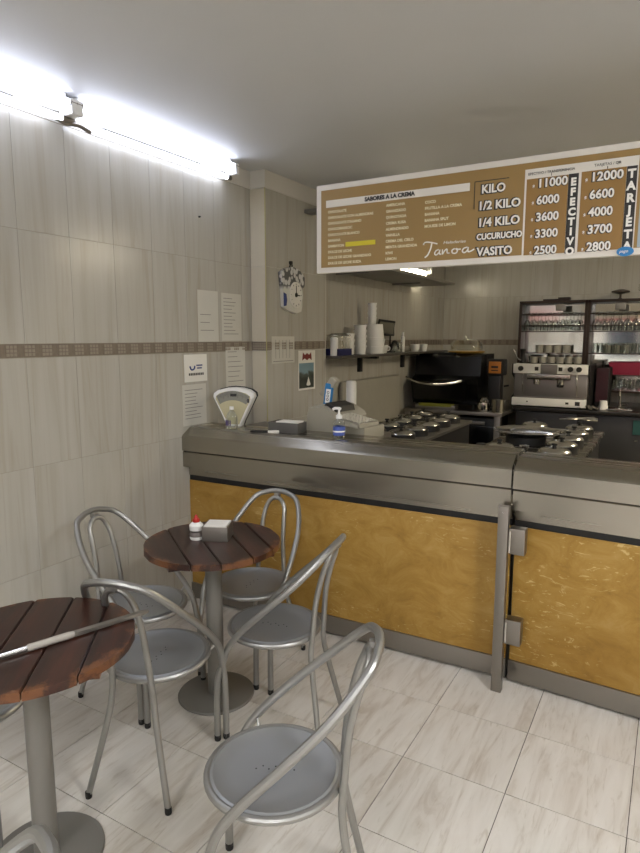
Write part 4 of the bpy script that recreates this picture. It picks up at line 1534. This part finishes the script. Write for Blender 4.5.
mesh_obj('steam_wands', bm, CHROME, EM)
bm = B(); box(bm, 0.02, 0.70, -0.045, 0.06, 0.096, 0.104)
mesh_obj('drip_grid', bm, STEELD, EM)
bm = B()
for x in (0.06, 0.66):
    for y in (0.05, 0.45):
        lathe(bm, [(0, 0.0), (0.022, 0.0), (0.022, 0.03), (0, 0.03)], 12, (x, y, 0))
mesh_obj('feet', bm, INK, EM)
t = thing('lever_tool', 'small black and white lever gadget at the left end of the espresso machine top', 'gadget', (1.16, 6.70, 1.376))
bm = B(); lathe(bm, [(0, 0), (0.035, 0), (0.03, 0.04), (0.02, 0.09), (0.03, 0.13), (0.03, 0.15), (0, 0.155)], 16)
mesh_obj('gadget_body', bm, BLACK, t)
bm = B(); tube(bm, smoothpts([(0.0, -0.02, 0.03), (-0.05, -0.03, 0.06), (-0.09, -0.03, 0.15)], 4), 0.008, 8)
mesh_obj('gadget_lever', bm, CHROME, t)


def tumbler_bm(r, h, taper=0.85, o=(0, 0, 0)):
    bm = B(); lathe(bm, [(0, 0.0), (r * taper, 0.0), (r, h), (r * 0.95, h), (r * taper * 0.93, 0.008), (0, 0.008)], 14, o)
    return bm


def goblet_bm():
    # hanging upside down: foot on top
    bm = B(); lathe(bm, [(0, 0.165), (0.036, 0.165), (0.034, 0.160), (0.006, 0.152), (0.005, 0.105), (0.022, 0.092), (0.037, 0.060), (0.036, 0.0), (0.034, 0.0), (0.035, 0.058), (0.020, 0.088)], 14)
    return bm


MUG = plain('grey stoneware', '#aeaba1', 0.35)
cupt = mesh_obj('espresso_cup', tumbler_bm(0.042, 0.065), MUG, None, (0, 0, 0))
tag(cupt, 'grey-white espresso cup standing on the machine', 'cup', 'cups lined up on top of the espresso machine')
poss = [(1.24 + k * 0.087, 6.90) for k in range(6)]
for k, (x, y) in enumerate(poss):
    o = cupt if k == 0 else cupt.copy()
    if k:
        COL.objects.link(o)
    o.location = (x, y, 1.376)
    o['label'] = 'grey-white cup on the espresso machine top, %s from the left' % (ordn + ['sixth'])[k]

# mirror-backed shelving
MB_ = 7.47


def bay(x0, x1, label):
    t = thing('glass_shelving', label, 'shelving', (0, 0, 0))
    yF, yB = 7.27, 7.50
    bm = B()
    box(bm, x0, x0 + 0.03, yF, yB, 1.06, 2.05, 0.002)
    box(bm, x1 - 0.03, x1, yF, yB, 1.06, 2.05, 0.002)
    box(bm, x0, x1, yF, yB, 2.02, 2.05, 0.002)
    box(bm, x0, x1, yF, yB, 1.06, 1.08, 0.002)
    mesh_obj('shelving_frame', bm, FRAMEB, t)
    bm = B(); box(bm, x0 + 0.03, x1 - 0.03, yB - 0.012, yB - 0.004, 1.08, 2.02)
    mesh_obj('mirror', bm, MIRROR, t, ang=None)
    for z in (1.715, 1.475, 1.25):
        bm = B(); box(bm, x0 + 0.03, x1 - 0.03, yF + 0.01, yB - 0.014, z - 0.008, z)
        mesh_obj('glass_shelf', bm, GLASS if False else FRAMEB, t)
    bm = B()
    for z in (1.775, 1.90):
        tube(bm, [(x0 + 0.03, yF + 0.012, z), (x1 - 0.03, yF + 0.012, z)], 0.006, 8)
    mesh_obj('front_rail', bm, FRAMEB, t)
    bm = B()
    n = int((x1 - x0 - 0.06) / 0.077)
    for k in range(n + 1):
        x = x0 + 0.035 + k * 0.077
        tube(bm, [(x, yF + 0.01, 1.918), (x, yB - 0.02, 1.918)], 0.004, 6)
    mesh_obj('stemware_rails', bm, FRAMEB, t)
    return t


bay(0.98, 1.70, 'left bay of the mirror-backed bar shelving above the espresso machine')
bay(1.70, 2.56, 'right bay of the mirror-backed bar shelving above the sink')
# hanging goblets
g0 = mesh_obj('wine_glass', goblet_bm(), GLASS)
g0.scale = (1.0, 1.0, 1.2)
tag(g0, 'upside-down stemmed glass hanging in the top row of the bar shelving', 'glass', 'stemmed glasses hanging in the top row')
first = True
for x0, n, bay_ in ((1.055, 8, 'left'), (1.775, 9, 'right')):
    for k in range(n):
        o = g0 if first else g0.copy()
        if not first:
            COL.objects.link(o)
        first = False
        o.location = (x0 + k * 0.077, 7.36, 1.722)
        o['label'] = 'stemmed glass hanging upside down in the %s bay, %s from the left' % (bay_, ['first', 'second', 'third', 'fourth', 'fifth', 'sixth', 'seventh', 'eighth', 'ninth'][k])
# cups and tumblers on the shelves
o9 = ['first', 'second', 'third', 'fourth', 'fifth', 'sixth', 'seventh', 'eighth', 'ninth', 'tenth']
tm = mesh_obj('tumbler', tumbler_bm(0.036, 0.11), GLASS)
mg = mesh_obj('mug', tumbler_bm(0.045, 0.085, 0.95), MUG)
first_t = first_m = True


def put(src, x, y, z, label, cat, group, flag):
    o = src if flag else src.copy()
    if not flag:
        COL.objects.link(o)
    o.location = (x, y, z)
    tag(o, label, cat, group)


row = [(mg, 1.20 + k * 0.098, 1.4755, 'squat grey mug in the left bay of the bar shelving, %s from the left' % o9[k], 'mug', 'mugs on the bar shelving') for k in range(4)]
fl = {}
for src, x, z, lab, cat, grp in row:
    put(src, x, 7.37, z, lab, cat, grp, src.name not in fl); fl[src.name] = 1
for k in range(7):
    put(tm, 1.06 + k * 0.09, 7.38, 1.2505, 'clear tumbler on the low shelf behind the espresso machine, %s from the left' % o9[k], 'glass', 'tumblers on the bar shelving', k == 0)
for k in range(8):
    put(tm, 1.80 + k * 0.088, 7.38, 1.081, 'clear tumbler on the lowest shelf above the sink, %s from the left' % o9[k], 'glass', 'tumblers on the bar shelving', False)
for k in range(8):
    put(tm, 1.80 + k * 0.088, 7.31, 1.4755, 'clear tumbler, right bay middle shelf, %s from the left' % o9[k], 'glass', 'tumblers on the bar shelving', False)
for k in range(3):
    put(mg, 1.90 + k * 0.09, 7.41, 1.4755, 'grey mug on the right bay middle shelf, %s from the left' % o9[k], 'mug', 'mugs on the bar shelving', False)
# crimson fabric/box row
t = thing('crimson_box', 'crimson box with slanted left end on the shelf above the lowest glasses', 'box', (0, 7.30, 1.2505))
bm = B(); prism(bm, [(1.99, 0.0), (1.93, 0.13), (2.24, 0.135), (2.24, 0.0)], 0.0, 0.15, 'y')
mesh_obj('box_body', bm, plain('crimson card', '#8e1d3c', 0.5), t)
t = thing('pink_box', 'pink box at the right edge beside the crimson one', 'box', (0, 7.31, 1.2505))
bm = B(); box(bm, 2.26, 2.48, 0.0, 0.14, 0.0, 0.11, 0.004)
mesh_obj('box_body', bm, plain('pink card', '#c77a8c', 0.5), t)
# things on top of the shelving
t = thing('menu_holder', 'small dark wire holder on top of the left bay', 'holder', (1.42, 7.38, 2.0505))
bm = B(); box(bm, -0.20, 0.08, -0.05, 0.05, 0, 0.02, 0.004)
mesh_obj('base', bm, FRAMEB, t)
bm = B(); box(bm, -0.04, 0.08, -0.06, 0.06, 0.02, 0.035, 0.004)
mesh_obj('lid', bm, FRAMEB, t)
for k, x in enumerate((1.43, 2.02)):
    bm = B()
    box(bm, -0.05, 0.05, -0.03, 0.03, -0.085, -0.012, 0.006)
    tag(mesh_obj('spot_lamp', bm, STEELD, None, (x, 7.24, 2.02)), ['small square spot fixed under the left shelving top', 'small square spot fixed under the right shelving top'][k], 'lamp')
bm = B(); lathe(bm, [(0, 0), (0.03, 0), (0.012, 0.015), (0.012, 0.05), (0.09, 0.07), (0.09, 0.085), (0.04, 0.10), (0, 0.105)], 24)
tag(mesh_obj('cake_plate', bm, FRAMEB, None, (2.0, 7.38, 2.0505)), 'small dark footed dish on top of the right bay', 'dish')
bm = B(); lathe(bm, [(0, 0), (0.03, 0), (0.006, 0.01), (0.006, 0.06), (0.035, 0.09), (0.032, 0.15)], 16)
tag(mesh_obj('wine_glass', bm, GLASS, None, (2.20, 7.38, 2.0505)), 'single stemmed glass standing on top of the right bay', 'glass')
# sink tap, cup, rag
t = thing('sink_tap', 'chrome swan neck tap on the back counter', 'tap', (2.10, 6.86, 0.9355))
bm = B(); lathe(bm, [(0, 0), (0.025, 0), (0.025, 0.02), (0.014, 0.03), (0, 0.03)], 16)
mesh_obj('tap_base', bm, CHROME, t)
bm = B(); tube(bm, smoothpts([(0, 0, 0.02), (0, 0, 0.12), (0, -0.02, 0.17), (0, -0.07, 0.17), (0, -0.09, 0.13)], 5), 0.010, 10)
mesh_obj('spout', bm, CHROME, t)
bm = B(); tube(bm, [(0.02, 0, 0.03), (0.07, 0, 0.045)], 0.007, 8)
mesh_obj('lever', bm, CHROME, t)
bm = B(); box(bm, -0.10, 0.13, -0.18, -0.01, 0.0, 0.012, 0.004)
tag(mesh_obj('dish_rack', bm, STEEL, None, (2.10, 6.82, 0.9355)), 'flat steel draining plate under the tap', 'drainer')
bm = B(); lathe(bm, [(0, 0), (0.045, 0), (0.034, 0.085), (0, 0.087)], 18)
tag(mesh_obj('paper_cup', bm, WHITE, None, (1.965, 6.70, 0.9355)), 'upturned white cup on the back counter left of the tap', 'cup')
bm = B()
bmesh.ops.create_grid(bm, x_segments=10, y_segments=8, size=0.5)
for v in bm.verts:
    u, s_ = v.co.x, v.co.y
    v.co = Vector((u * 0.20, s_ * 0.12, 0.006 + 0.02 * (1 + math.sin(u * 17 + s_ * 9)) * (1 - abs(u) * 1.4)))
bmesh.ops.solidify(bm, geom=bm.faces[:], thickness=0.005)
tag(mesh_obj('cleaning_rag', bm, plain('grey rag', '#6f6b62', 0.9), None, (1.83, 6.60, 0.937)), 'crumpled grey rag on the back counter right of the espresso machine', 'cloth')
bm = B(); box(bm, -0.07, 0.06, 0, 0.30, 0, 0.40, 0.01)
box(bm, -0.06, 0.05, -0.004, 0.0, 0.05, 0.40, mi=1)
tag(mesh_obj('bean_hopper_unit', bm, [BLACK, plain('dark maroon panel', '#3a1c22', 0.3)], None, (1.925, 6.93, 0.9355)), 'dark boxy unit between the espresso machine and the tap', 'appliance')
